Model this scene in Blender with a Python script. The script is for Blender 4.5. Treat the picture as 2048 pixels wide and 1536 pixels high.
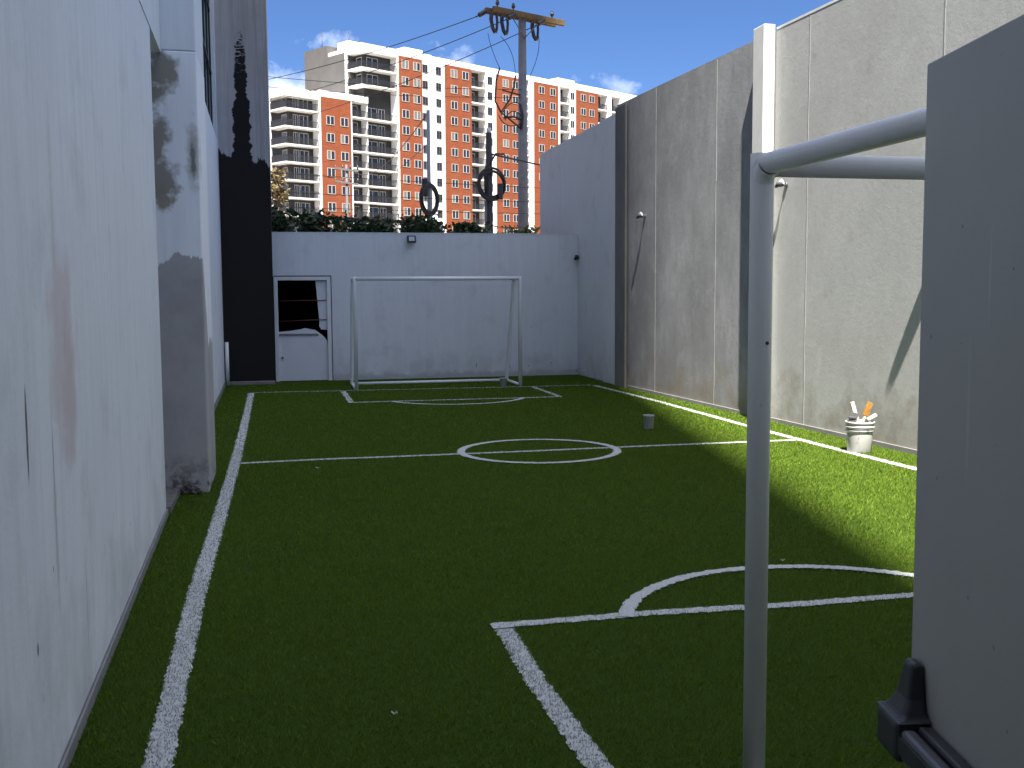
import bpy, math, random
import numpy as np
from mathutils import Vector, Matrix
R = math.radians
random.seed(7)
rng = np.random.default_rng(11)
for o in list(bpy.data.objects):
    bpy.data.objects.remove(o)
S = bpy.context.scene
COL = S.collection

# ------------------------------------------------------------------ camera
cd = bpy.data.cameras.new('camera')
cam = bpy.data.objects.new('camera', cd)
COL.objects.link(cam)
S.camera = cam
cd.sensor_width = 36.0
cd.lens = 2120.6 / 2048 * 36.0
cd.clip_start = 0.05
cd.clip_end = 4000
yaw, pitch, roll = 0.2180, -0.0865, -0.0062
fwd = Vector((math.sin(yaw) * math.cos(pitch), math.cos(yaw) * math.cos(pitch), math.sin(pitch)))
rgt = Vector((math.cos(yaw), -math.sin(yaw), 0))
upv = rgt.cross(fwd)
r2 = math.cos(roll) * rgt + math.sin(roll) * upv
u2 = -math.sin(roll) * rgt + math.cos(roll) * upv
M3 = Matrix((r2, u2, -fwd)).transposed()
cam.matrix_world = Matrix.Translation((0, 0, 1.7)) @ M3.to_4x4()

# ------------------------------------------------------------------ sky, sun, exposure
SUN_EL, SUN_AZ = 63.0, 11.5            # azimuth of the light's travel, from +Y towards +X
w = bpy.data.worlds.new('World')
S.world = w
w.use_nodes = True
nt = w.node_tree
nt.nodes.clear()
wout = nt.nodes.new('ShaderNodeOutputWorld')
wbg = nt.nodes.new('ShaderNodeBackground')
sky = nt.nodes.new('ShaderNodeTexSky')
sky.sky_type = 'NISHITA'
sky.sun_disc = False
sky.sun_elevation = R(SUN_EL)
sky.sun_rotation = R(180 + SUN_AZ)
sky.altitude = 1500
sky.air_density = 1.0
sky.dust_density = 0.15
sky.ozone_density = 2.5
tc = nt.nodes.new('ShaderNodeTexCoord')
mp = nt.nodes.new('ShaderNodeMapping')
mp.inputs['Scale'].default_value = (11, 11, 15)
nz = nt.nodes.new('ShaderNodeTexNoise')
nz.inputs['Scale'].default_value = 1.25
nz.inputs['Detail'].default_value = 9
nz.inputs['Roughness'].default_value = 0.62
nz.inputs['Distortion'].default_value = 0.15
nt.links.new(tc.outputs['Generated'], mp.inputs['Vector'])
nt.links.new(mp.outputs['Vector'], nz.inputs['Vector'])
sx = nt.nodes.new('ShaderNodeSeparateXYZ')
nt.links.new(tc.outputs['Generated'], sx.inputs[0])
el = nt.nodes.new('ShaderNodeMapRange')          # clouds are low on the horizon
el.inputs['From Min'].default_value = 0.17
el.inputs['From Max'].default_value = 0.245
el.inputs['To Min'].default_value = 0.26
el.inputs['To Max'].default_value = -0.12
nt.links.new(sx.outputs['Z'], el.inputs['Value'])
azr = nt.nodes.new('ShaderNodeMapRange')         # and thicker towards the left
azr.inputs['From Min'].default_value = -0.05
azr.inputs['From Max'].default_value = 0.42
azr.inputs['To Min'].default_value = 0.12
azr.inputs['To Max'].default_value = -0.24
nt.links.new(sx.outputs['X'], azr.inputs['Value'])
ad = nt.nodes.new('ShaderNodeMath'); ad.operation = 'ADD'
nt.links.new(nz.outputs['Fac'], ad.inputs[0]); nt.links.new(el.outputs[0], ad.inputs[1])
ad2 = nt.nodes.new('ShaderNodeMath'); ad2.operation = 'ADD'
nt.links.new(ad.outputs[0], ad2.inputs[0]); nt.links.new(azr.outputs[0], ad2.inputs[1])
cm = nt.nodes.new('ShaderNodeMapRange')
cm.inputs['From Min'].default_value = 0.58
cm.inputs['From Max'].default_value = 0.86
nt.links.new(ad2.outputs[0], cm.inputs['Value'])
mixw = nt.nodes.new('ShaderNodeMix'); mixw.data_type = 'RGBA'
# unseen broken cloud overhead, added to brighten and neutralise the fill light
nz2 = nt.nodes.new('ShaderNodeTexNoise')
nz2.inputs['Scale'].default_value = 2.6
nz2.inputs['Detail'].default_value = 7
nt.links.new(tc.outputs['Generated'], nz2.inputs['Vector'])
hi = nt.nodes.new('ShaderNodeMapRange')
hi.inputs['From Min'].default_value = 0.42
hi.inputs['From Max'].default_value = 0.62
hi.inputs['To Min'].default_value = -0.6
hi.inputs['To Max'].default_value = 0.24
nt.links.new(sx.outputs['Z'], hi.inputs['Value'])
ad3 = nt.nodes.new('ShaderNodeMath'); ad3.operation = 'ADD'
nt.links.new(nz2.outputs['Fac'], ad3.inputs[0]); nt.links.new(hi.outputs[0], ad3.inputs[1])
cm2 = nt.nodes.new('ShaderNodeMapRange')
cm2.inputs['From Min'].default_value = 0.50
cm2.inputs['From Max'].default_value = 0.68
nt.links.new(ad3.outputs[0], cm2.inputs['Value'])
mxx = nt.nodes.new('ShaderNodeMath'); mxx.operation = 'MAXIMUM'
nt.links.new(cm.outputs[0], mxx.inputs[0]); nt.links.new(cm2.outputs[0], mxx.inputs[1])
nt.links.new(mxx.outputs[0], mixw.inputs['Factor'])
tint = nt.nodes.new('ShaderNodeMix'); tint.data_type = 'RGBA'; tint.blend_type = 'MULTIPLY'
tint.inputs['Factor'].default_value = 1
tint.inputs['B'].default_value = (0.33, 0.43, 0.60, 1)
nt.links.new(sky.outputs[0], tint.inputs['A'])
nt.links.new(tint.outputs['Result'], mixw.inputs['A'])
mixw.inputs['B'].default_value = (5.0, 5.6, 7.2, 1)
nt.links.new(mixw.outputs['Result'], wbg.inputs['Color'])
wbg.inputs['Strength'].default_value = 0.058
nt.links.new(wbg.outputs[0], wout.inputs[0])

sl = bpy.data.lights.new('sun', 'SUN')
sl.energy = 5.0
sl.angle = R(0.75)
sl.color = (1.0, 0.95, 0.86)
sun = bpy.data.objects.new('sun', sl)
COL.objects.link(sun)
ldir = Vector((math.sin(R(SUN_AZ)) * math.cos(R(SUN_EL)), math.cos(R(SUN_AZ)) * math.cos(R(SUN_EL)), -math.sin(R(SUN_EL))))
sun.rotation_euler = ldir.to_track_quat('-Z', 'Y').to_euler()
sun.location = (-10, -30, 60)
vs = S.view_settings
vs.view_transform = 'Standard'
vs.look = 'None'
vs.exposure = 2.1
vs.gamma = 1.0

# ------------------------------------------------------------------ helpers
class MB:
    """collects shapes, builds ONE mesh object"""
    def __init__(s):
        s.v = []; s.f = []; s.m = []; s.sm = []
    def add(s, vs_, fs, mi=0, smooth=False):
        b = len(s.v)
        s.v += [tuple(p) for p in vs_]
        for f in fs:
            s.f.append(tuple(i + b for i in f)); s.m.append(mi); s.sm.append(smooth)
        return s
    def box(s, x0, x1, y0, y1, z0, z1, mi=0):
        v = [(x0, y0, z0), (x1, y0, z0), (x1, y1, z0), (x0, y1, z0), (x0, y0, z1), (x1, y0, z1), (x1, y1, z1), (x0, y1, z1)]
        return s.add(v, [(3, 2, 1, 0), (4, 5, 6, 7), (0, 1, 5, 4), (1, 2, 6, 5), (2, 3, 7, 6), (3, 0, 4, 7)], mi)
    def prism(s, poly, z0, z1, mi=0):
        n = len(poly)
        v = [(x, y, z0) for x, y in poly] + [(x, y, z1) for x, y in poly]
        return s.add(v, [tuple(range(n))[::-1], tuple(range(n, 2 * n))] + [(i, (i + 1) % n, n + (i + 1) % n, n + i) for i in range(n)], mi)
    def slab(s, poly, y0, y1, mi=0):               # polygon in x,z extruded along y
        n = len(poly)
        v = [(x, y0, z) for x, z in poly] + [(x, y1, z) for x, z in poly]
        return s.add(v, [tuple(range(n)), tuple(range(n, 2 * n))[::-1]] + [(i, n + i, n + (i + 1) % n, (i + 1) % n) for i in range(n)], mi)
    def tube(s, pts, r, n=14, mi=0, cap=True, smooth=True):
        pts = [Vector(p) for p in pts]
        rs = r if isinstance(r, (list, tuple)) else [r] * len(pts)
        rings = []
        up = None
        for i, p in enumerate(pts):
            if i == 0: t = pts[1] - p
            elif i == len(pts) - 1: t = p - pts[i - 1]
            else: t = (pts[i + 1] - p).normalized() + (p - pts[i - 1]).normalized()
            t.normalize()
            if up is None:
                up = Vector((0, 0, 1)) if abs(t.z) < 0.9 else Vector((1, 0, 0))
            a = t.cross(up).normalized(); b = a.cross(t).normalized(); up = b
            rings.append([p + (a * math.cos(2 * math.pi * k / n) + b * math.sin(2 * math.pi * k / n)) * rs[i] for k in range(n)])
        v = [q for rg in rings for q in rg]
        f = []
        for i in range(len(pts) - 1):
            for k in range(n):
                f.append((i * n + k, (i + 1) * n + k, (i + 1) * n + (k + 1) % n, i * n + (k + 1) % n))
        s.add(v, f, mi, smooth)
        if cap:
            b = len(s.v) - len(v)
            s.f.append(tuple(b + k for k in range(n))); s.m.append(mi); s.sm.append(False)
            s.f.append(tuple(b + (len(pts) - 1) * n + k for k in range(n))[::-1]); s.m.append(mi); s.sm.append(False)
        return s
    def lathe(s, prof, c=(0, 0, 0), n=32, mi=0):   # profile of (r, z)
        v = []; f = []
        for r_, z in prof:
            v += [(c[0] + r_ * math.cos(2 * math.pi * k / n), c[1] + r_ * math.sin(2 * math.pi * k / n), c[2] + z) for k in range(n)]
        for i in range(len(prof) - 1):
            for k in range(n):
                f.append((i * n + k, i * n + (k + 1) % n, (i + 1) * n + (k + 1) % n, (i + 1) * n + k))
        s.add(v, f, mi, True)
        b = len(s.v) - len(v)
        s.f.append(tuple(b + k for k in range(n))[::-1]); s.m.append(mi); s.sm.append(False)
        return s
    def build(s, name, mats, parent=None, loc=(0, 0, 0), bevel=0, seg=2):
        me = bpy.data.meshes.new(name)
        me.from_pydata(s.v, [], s.f)
        for m in (mats if isinstance(mats, (list, tuple)) else [mats]):
            me.materials.append(m)
        me.polygons.foreach_set('material_index', s.m)
        me.polygons.foreach_set('use_smooth', s.sm)
        me.update()
        o = bpy.data.objects.new(name, me)
        COL.objects.link(o)
        o.location = loc
        if parent: o.parent = parent
        if bevel:
            b = o.modifiers.new('bevel', 'BEVEL'); b.width = bevel; b.segments = seg; b.limit_method = 'ANGLE'
            b.angle_limit = R(40)
        return o

def tag(o, label=None, cat=None, group=None, kind=None):
    if label: o['label'] = label
    if cat: o['category'] = cat
    if group: o['group'] = group
    if kind: o['kind'] = kind
    return o

def empty(name, loc=(0, 0, 0), rz=0):
    o = bpy.data.objects.new(name, None)
    COL.objects.link(o)
    o.location = loc; o.rotation_euler = (0, 0, rz); o.empty_display_size = 0.2
    return o

def share(src, name, parent, loc):
    o = src.copy(); COL.objects.link(o); o.name = name
    o.parent = parent; o.location = loc
    return o

# ------------------------------------------------------------------ materials
class Mat:
    def __init__(s, name, col, rough=0.6, spec=0.4, metal=0.0):
        s.m = bpy.data.materials.new(name); s.m.use_nodes = True
        s.t = s.m.node_tree; s.n = s.t.nodes; s.l = s.t.links
        s.b = s.n['Principled BSDF']
        s.b.inputs['Roughness'].default_value = rough
        s.b.inputs['Metallic'].default_value = metal
        s.b.inputs['Specular IOR Level'].default_value = spec
        s.b.inputs['Base Color'].default_value = (*col, 1)
        s.col = None; s.base = col
        s.tc = s.n.new('ShaderNodeTexCoord')
        s.nrm = None
    def vec(s, scale=(1, 1, 1)):
        mp = s.n.new('ShaderNodeMapping'); mp.inputs['Scale'].default_value = scale
        s.l.new(s.tc.outputs['Object'], mp.inputs['Vector'])
        return mp.outputs[0]
    def noise(s, sc, scale=(1, 1, 1), det=6, rough=0.6, dist=0):
        n = s.n.new('ShaderNodeTexNoise')
        n.inputs['Scale'].default_value = sc; n.inputs['Detail'].default_value = det
        n.inputs['Roughness'].default_value = rough; n.inputs['Distortion'].default_value = dist
        s.l.new(s.vec(scale), n.inputs['Vector'])
        return n.outputs['Fac']
    def ramp(s, fac, a, b, ta=0.0, tb=1.0):
        r = s.n.new('ShaderNodeMapRange')
        r.inputs['From Min'].default_value = a; r.inputs['From Max'].default_value = b
        r.inputs['To Min'].default_value = ta; r.inputs['To Max'].default_value = tb
        s.l.new(fac, r.inputs['Value'])
        return r.outputs[0]
    def math(s, op, a, b=None, clamp=False):
        m = s.n.new('ShaderNodeMath'); m.operation = op; m.use_clamp = clamp
        for i, x in enumerate((a, b)):
            if x is None: continue
            if isinstance(x, (int, float)): m.inputs[i].default_value = x
            else: s.l.new(x, m.inputs[i])
        return m.outputs[0]
    def xyz(s):
        q = s.n.new('ShaderNodeSeparateXYZ'); s.l.new(s.tc.outputs['Object'], q.inputs[0])
        return q.outputs
    def over(s, fac, col):
        """lay a colour over what is there, by a mask"""
        m = s.n.new('ShaderNodeMix'); m.data_type = 'RGBA'
        if isinstance(fac, (int, float)): m.inputs['Factor'].default_value = fac
        else: s.l.new(fac, m.inputs['Factor'])
        if s.col is None: m.inputs['A'].default_value = (*s.base, 1)
        else: s.l.new(s.col, m.inputs['A'])
        m.inputs['B'].default_value = (*col, 1)
        s.col = m.outputs['Result']
        s.l.new(s.col, s.b.inputs['Base Color'])
        return s
    def blob(s, c, rad, col, amount=1.0, edge=0.35, nsc=6.0, namp=0.5):
        """an irregular patch around a point (object coordinates); rad per axis"""
        sub = s.n.new('ShaderNodeVectorMath'); sub.operation = 'SUBTRACT'
        s.l.new(s.tc.outputs['Object'], sub.inputs[0]); sub.inputs[1].default_value = c
        mul = s.n.new('ShaderNodeVectorMath'); mul.operation = 'MULTIPLY'
        s.l.new(sub.outputs[0], mul.inputs[0]); mul.inputs[1].default_value = tuple(1 / r for r in rad)
        ln = s.n.new('ShaderNodeVectorMath'); ln.operation = 'LENGTH'
        s.l.new(mul.outputs[0], ln.inputs[0])
        d = s.math('ADD', ln.outputs['Value'], s.ramp(s.noise(nsc), 0.3, 0.7, -namp, namp))
        return s.over(s.ramp(d, 1 - edge, 1 + edge, amount, 0.0), col)
    def bump(s, h, strength=0.3, dist=0.01):
        b = s.n.new('ShaderNodeBump')
        b.inputs['Strength'].default_value = strength; b.inputs['Distance'].default_value = dist
        s.l.new(h, b.inputs['Height'])
        if s.nrm is not None: s.l.new(s.nrm, b.inputs['Normal'])
        s.nrm = b.outputs[0]
        s.l.new(s.nrm, s.b.inputs['Normal'])
        return s

def paint(name, col, var=0.12, sc=3.0, rough=0.5, bump=0.1, bsc=60, spec=0.4, metal=0.0, dist=0.004):
    m = Mat(name, col, rough, spec, metal)
    dark = tuple(c * (1 - var) for c in col)
    m.over(m.ramp(m.noise(sc), 0.35, 0.7), dark)
    if bump: m.bump(m.noise(bsc, det=4), bump, dist)
    return m.m

WHITE = (0.72, 0.735, 0.75)
def white_wall(name, col=WHITE, scuffs=True, blobs=(), streak=0.07):
    m = Mat(name, col, 0.62, 0.3)
    d = tuple(c * (1 - streak) for c in col)
    m.over(m.ramp(m.noise(5.0, (2.4, 2.4, 0.16), det=7), 0.42, 0.68), d)
    m.over(m.ramp(m.noise(0.8, det=5), 0.45, 0.75, 0, 0.6), tuple(c * 0.9 for c in col))
    for b in blobs: m.blob(*b)
    if scuffs:
        z = m.xyz()[2]
        low = m.ramp(z, 0.3, 1.3, 0.055, 0.0)
        sc = m.ramp(m.math('ADD', m.noise(16, (1, 1.6, 0.28), det=3), low), 0.765, 0.79)
        m.over(sc, (0.12, 0.12, 0.13))
        low2 = m.ramp(m.math('ADD', m.noise(2.2, det=6), m.ramp(z, 0.0, 0.8, 0.22, 0)), 0.55, 0.85, 0, 0.45)
        m.over(low2, (0.36, 0.36, 0.36))
    m.bump(m.noise(7, (1.5, 1.5, 0.35), det=5), 0.32, 0.016)
    m.bump(m.noise(55, det=4), 0.22, 0.005)
    return m.m

def concrete(name, col=(0.36, 0.36, 0.35), var=0.3, base_stain=True, rough_bump=0.35):
    m = Mat(name, col, 0.85, 0.2)
    m.over(m.ramp(m.noise(0.9, (1, 1, 0.7), det=8), 0.38, 0.66, 0, 0.9), tuple(c * (1 - var) for c in col))
    m.over(m.ramp(m.noise(4.5, (1.6, 1.6, 0.5), det=8, rough=0.7), 0.45, 0.75, 0, 0.7), tuple(c * (1 - var * 1.1) for c in col))
    m.over(m.ramp(m.noise(2.3, (1, 1, 1), det=9, rough=0.7, dist=0.6), 0.55, 0.75, 0, 0.45), tuple(min(1, c * 1.3) for c in col))
    m.over(m.ramp(m.noise(75, det=2), 0.5, 0.8, 0, 0.4), tuple(c * 0.75 for c in col))
    if base_stain:
        z = m.xyz()[2]
        k = m.math('ADD', m.noise(2.4, det=7), m.ramp(z, 0.0, 1.0, 0.32, 0))
        m.over(m.ramp(k, 0.62, 0.92, 0, 0.75), (0.20, 0.165, 0.135))
    m.bump(m.noise(16, (1, 1, 0.8), det=7, rough=0.7), rough_bump, 0.012)
    m.bump(m.noise(110, det=3), 0.25, 0.004)
    return m.m

M = {}
M['white_wall'] = white_wall('white_plaster')
M['back_wall'] = white_wall('white_back_plaster', (0.70, 0.72, 0.75), True, [((3.0, 20.9, 0.0), (9, 0.5, 0.10), (0.42, 0.42, 0.42), 0.7)], 0.05)
left_blobs = [
    ((-0.80, 4.30, 1.50), (0.3, 0.24, 0.38), (0.62, 0.54, 0.53), 0.85, 0.35, 5, 0.4),
    ((-0.80, 4.42, 1.28), (0.3, 0.15, 0.24), (0.58, 0.49, 0.48), 0.7, 0.35, 6, 0.4),
    ((-0.80, 4.20, 2.0), (0.3, 0.03, 0.35), (0.55, 0.55, 0.52), 0.6, 0.4, 7, 0.4),
    ((-0.78, 3.60, 1.26), (0.3, 0.014, 0.15), (0.10, 0.08, 0.07), 0.95, 0.2, 8, 0.2),
    ((-0.79, 4.02, 0.95), (0.3, 0.007, 0.33), (0.16, 0.15, 0.15), 0.9, 0.2, 8, 0.2),
    ((-0.79, 4.02, 0.82), (0.3, 0.03, 0.22), (0.52, 0.54, 0.53), 0.7, 0.4, 8, 0.4),
    ((-0.80, 4.62, 0.42), (0.3, 0.004, 0.20), (0.2, 0.2, 0.2), 0.8, 0.2, 8, 0.2),
    ((-0.80, 3.62, 0.55), (0.3, 0.012, 0.02), (0.06, 0.06, 0.06), 0.95, 0.2, 20, 0.3),
]
M['left_wall'] = white_wall('white_left_plaster', (0.74, 0.755, 0.77), True, left_blobs, 0.085)
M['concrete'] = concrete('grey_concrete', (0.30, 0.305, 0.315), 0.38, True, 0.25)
M['concrete_shaded'] = concrete('shaded_grey_concrete', (0.17, 0.17, 0.17), 0.4, True, 0.25)  # darker copy of the grey concrete; rear pilaster's shade put into its colour
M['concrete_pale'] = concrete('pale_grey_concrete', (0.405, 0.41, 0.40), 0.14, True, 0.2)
M['tower_concrete'] = None
M['upper_white'] = white_wall('upper_white_plaster', WHITE, False)

# column: white paint above, bare grey render below, damp stains
m = Mat('column_paint', (0.84, 0.85, 0.87), 0.65, 0.3)
m.over(m.ramp(m.noise(5.0, (2.4, 2.4, 0.16)), 0.42, 0.68), (0.76, 0.775, 0.80))
X_, Y_, Z_ = m.xyz()
edge = m.math('ADD', Z_, m.ramp(m.noise(9, (1, 1, 0.2), det=4), 0.3, 0.7, -0.06, 0.06))
edge = m.math('ADD', edge, m.math('MULTIPLY', m.math('SUBTRACT', X_, -0.75), -0.15))
edge = m.math('ADD', edge, m.math('MULTIPLY', m.ramp(Y_, 9.36, 9.75), 0.75))
m.over(m.ramp(edge, 2.0, 2.015, 1, 0), (0.40, 0.385, 0.385))
m.over(m.math('MULTIPLY', m.ramp(edge, 1.9, 1.95, 1, 0), m.ramp(m.noise(2.5, det=7), 0.4, 0.7)), (0.32, 0.305, 0.30))
m.over(m.math('MULTIPLY', m.ramp(Z_, 0.05, 0.35, 1, 0), m.ramp(m.noise(14, det=6), 0.45, 0.6)), (0.08, 0.075, 0.07))
for c, rr in [((-0.90, 9.33, 3.52), (0.13, 0.3, 0.16)), ((-0.95, 9.33, 3.34), (0.11, 0.3, 0.12)), ((-0.93, 9.33, 2.98), (0.09, 0.3, 0.17)), ((-0.91, 9.33, 2.66), (0.13, 0.3, 0.17)), ((-0.90, 9.33, 2.48), (0.08, 0.3, 0.10))]:
    m.blob(c, rr, (0.27, 0.24, 0.195), 0.95, 0.3, 7, 0.55)
m.blob((-0.645, 9.33, 2.84), (0.05, 0.3, 0.22), (0.34, 0.31, 0.26), 0.7, 0.5, 9, 0.6)
m.blob((-0.645, 9.33, 2.80), (0.016, 0.3, 0.12), (0.16, 0.14, 0.12), 0.8, 0.4, 20, 0.7)
m.bump(m.noise(8, det=5), 0.2, 0.012); m.bump(m.noise(90, det=3), 0.2, 0.004)
M['column'] = m.m

# tower: bare concrete with black paint rolled on its lower part and one streak above
m = Mat('tower_paint', (0.42, 0.40, 0.40), 0.9, 0.12)
m.over(m.ramp(m.noise(6.0, (2, 2, 0.07), det=7), 0.40, 0.66), (0.29, 0.275, 0.28))
m.over(m.ramp(m.noise(11.0, (2, 2, 0.05), det=7), 0.52, 0.72, 0, .8), (0.54, 0.52, 0.52))
m.over(m.ramp(m.noise(1.2, det=6), 0.45, 0.7, 0, 0.6), (0.31, 0.295, 0.30))
X_, Y_, Z_ = m.xyz()
hz = m.ramp(m.noise(5.5, (1.2, 1, 0.25), det=5), 0.3, 0.7, -0.16, 0.16)
k = m.math('ADD', Z_, hz)
k = m.math('ADD', k, m.math('MULTIPLY', m.math('ADD', X_, 0.5), 0.22))
m.over(m.ramp(k, 4.17, 4.20, 1, 0), (0.021, 0.0195, 0.0185))
wid = m.ramp(Z_, 4.2, 6.5, 0.175, 0.055)
wig = m.ramp(m.noise(4.0, (0.5, 1, 1.6), det=5), 0.3, 0.7, -0.05, 0.05)
dx = m.math('ABSOLUTE', m.math('ADD', X_, 0.535))
ins = m.ramp(m.math('SUBTRACT', m.math('ADD', dx, wig), wid), -0.006, 0.012, 1, 0)
dry = m.math('ADD', m.noise(7.0, (1.5, 1, 5.0), det=4), m.ramp(Z_, 5.2, 6.5, 0.35, -0.12))
ins = m.math('MULTIPLY', ins, m.ramp(dry, 0.40, 0.52))
ins = m.math('MULTIPLY', ins, m.ramp(Z_, 6.44, 6.47, 1, 0))
m.over(ins, (0.021, 0.0195, 0.0185))
m.bump(m.noise(20, (1, 1, 0.3), det=5), 0.25, 0.01)
M['tower'] = m.m

m = Mat('white_goal_paint', (0.77, 0.75, 0.73), 0.42, 0.45)
m.over(m.ramp(m.noise(2.5, (1, 1, 0.4), det=6), 0.4, 0.75, 0, 0.7), (0.67, 0.655, 0.635))
m.over(m.ramp(m.noise(26, (1, 1, 0.5), det=5), 0.70, 0.74, 0, 0.8), (0.36, 0.34, 0.32))
m.over(m.ramp(m.xyz()[2], 0.0, 0.25, 0.35, 0), (0.40, 0.41, 0.36))
m.bump(m.noise(9, det=4), 0.12, 0.01); m.bump(m.noise(150, det=3), 0.08, 0.002)
M['tube'] = m.m
M['far_tube'] = paint('white_far_goal_paint', (0.80, 0.81, 0.83), 0.04, 5, 0.35, 0, 80, 0.5)
M['door_white'] = paint('dented_door_white', (0.70, 0.72, 0.76), 0.08, 2, 0.45, 0.15, 3, 0.4, dist=0.03)
M['frame_white'] = paint('door_frame_white', (0.74, 0.75, 0.76), 0.1, 4, 0.5)
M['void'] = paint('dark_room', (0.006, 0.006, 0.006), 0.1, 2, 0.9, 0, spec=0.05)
M['red_bar'] = paint('red_bar', (0.16, 0.03, 0.03), 0.2, 9, 0.5)
M['leaf_grey'] = None
m = Mat('grey_door_paint', (0.475, 0.465, 0.425), 0.42, 0.4)
m.over(m.ramp(m.noise(1.3, det=5), 0.35, 0.7, 0, 0.8), (0.42, 0.412, 0.38))
m.over(m.ramp(m.noise(38, det=2), 0.745, 0.77), (0.16, 0.16, 0.17))
m.over(m.ramp(m.noise(3.0, (1, 1, 0.35), det=8, rough=0.7), 0.55, 0.8, 0, 0.35), (0.36, 0.36, 0.35))
for c, rr in [((0.20, 0, 1.50), (0.004, 0.1, 0.10)), ((0.26, 0, 1.72), (0.003, 0.1, 0.07)), ((0.42, 0, 1.30), (0.004, 0.1, 0.05))]:
    m.blob(c, rr, (0.56, 0.56, 0.55), 0.6, 0.4, 12, 0.3)
for c in [(0.22, 0, 1.21), (0.09, 0, 1.38), (0.31, 0, 1.16), (0.05, 0, 1.62), (0.36, 0, 1.05), (0.16, 0, 1.80)]:
    m.blob(c, (0.0028, 0.1, 0.0032), (0.2, 0.2, 0.2), 0.8, 0.4, 90, 0.6)
m.bump(m.noise(2.2, det=3), 0.25, 0.02)
m.bump(m.noise(220, det=2), 0.12, 0.002)
M['leaf_grey'] = m.m
M['bar_black'] = paint('dark_grey_plastic', (0.045, 0.045, 0.05), 0.15, 8, 0.45, 0.06, 200, 0.4)
M['bar_grey'] = paint('push_pad_grey', (0.10, 0.10, 0.11), 0.12, 8, 0.4, 0.04, 200, 0.5)
M['black'] = paint('black_plastic', (0.02, 0.02, 0.022), 0.2, 8, 0.45, 0)
M['lens'] = paint('lamp_glass', (0.55, 0.57, 0.6), 0.05, 8, 0.15, 0, spec=0.6)
M['metal'] = paint('galvanised_metal', (0.14, 0.14, 0.145), 0.3, 12, 0.45, 0.05, 60, 0.5, 0.3)
M['pvc'] = paint('white_pvc', (0.75, 0.75, 0.73), 0.06, 5, 0.4, 0)
M['skirting'] = paint('cement_skirting', (0.22, 0.215, 0.21), 0.25, 6, 0.85, 0.3, 30)
M['rubble'] = paint('broken_mortar', (0.17, 0.155, 0.14), 0.5, 14, 0.95, 0.6, 40, dist=0.01)
M['dirt'] = paint('dry_ground', (0.16, 0.13, 0.09), 0.4, 0.6, 0.95, 0.4, 20)
M['joint'] = paint('grey_joint_filler', (0.33, 0.33, 0.325), 0.3, 6, 0.85, 0.2, 50)
M['seam'] = paint('white_joint_filler', (0.66, 0.66, 0.64), 0.1, 6, 0.8, 0.2, 50)

# bucket plastic: white with dried paint marks
m = Mat('bucket_plastic', (0.36, 0.36, 0.345), 0.5, 0.3)
m.over(m.ramp(m.noise(14, (1, 1, 0.5), det=4), 0.60, 0.64), (0.16, 0.16, 0.165))
m.over(m.ramp(m.noise(7, det=5), 0.45, 0.7, 0, 0.5), (0.29, 0.29, 0.28))
M['bucket'] = m.m
M['wood'] = paint('brush_wood', (0.25, 0.12, 0.02), 0.3, 20, 0.55, 0.1, 60)
M['bristle'] = paint('brush_bristle', (0.26, 0.14, 0.03), 0.4, 60, 0.9, 0.4, 120)
M['stick'] = paint('paint_covered_stick', (0.40, 0.39, 0.35), 0.12, 18, 0.6, 0.1, 60)

# turf
m = Mat('turf_backing', (0.05, 0.09, 0.013), 0.9, 0.04)
m.over(m.ramp(m.noise(2.0, det=8, rough=0.7), 0.35, 0.65), (0.058, 0.098, 0.013))
m.over(m.ramp(m.noise(160, det=3), 0.45, 0.65), (0.028, 0.054, 0.006))
m.bump(m.noise(190, det=3), 0.9, 0.02)
M['turf'] = m.m
def blade_mat(name, a, b, trans):
    m = Mat(name, a, 0.7, 0.06)
    oi = m.noise(70, det=1)
    m.over(m.ramp(oi, 0.25, 0.75), b)
    m.over(m.ramp(m.noise(0.7, det=4), 0.4, 0.7, 0, 0.4), tuple(x * 0.85 for x in a))
    m.over(m.ramp(m.noise(3.0, (0.35, 3.2, 1), det=3), 0.45, 0.7, 0, 0.3), tuple(x * 0.8 for x in a))
    tr = m.n.new('ShaderNodeBsdfTranslucent')
    m.l.new(m.col, tr.inputs['Color'])
    mx = m.n.new('ShaderNodeMixShader'); mx.inputs[0].default_value = trans
    m.l.new(m.b.outputs[0], mx.inputs[1]); m.l.new(tr.outputs[0], mx.inputs[2])
    m.l.new(mx.outputs[0], m.n['Material Output'].inputs['Surface'])
    return m.m
M['blade'] = blade_mat('turf_blade', (0.118, 0.188, 0.026), (0.142, 0.208, 0.018), 0.25)
M['white_blade'] = paint('white_turf', (0.47, 0.475, 0.46), 0.10, 9, 0.85, 0.15, 160, 0.1, dist=0.004)

# ------------------------------------------------------------------ ground and turf
g = MB().add([(-600, -400, -0.02), (900, -400, -0.02), (900, 1500, -0.02), (-600, 1500, -0.02)], [(0, 1, 2, 3)])
tag(g.build('ground', M['dirt']), kind='structure')
tf = MB().prism([(-1.6, 0.75), (6.75, 0.75), (6.55, 8), (6.07, 20.95), (-1.6, 20.95)], -0.016, 0.0)
tag(tf.build('turf', M['turf']), kind='structure')

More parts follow.
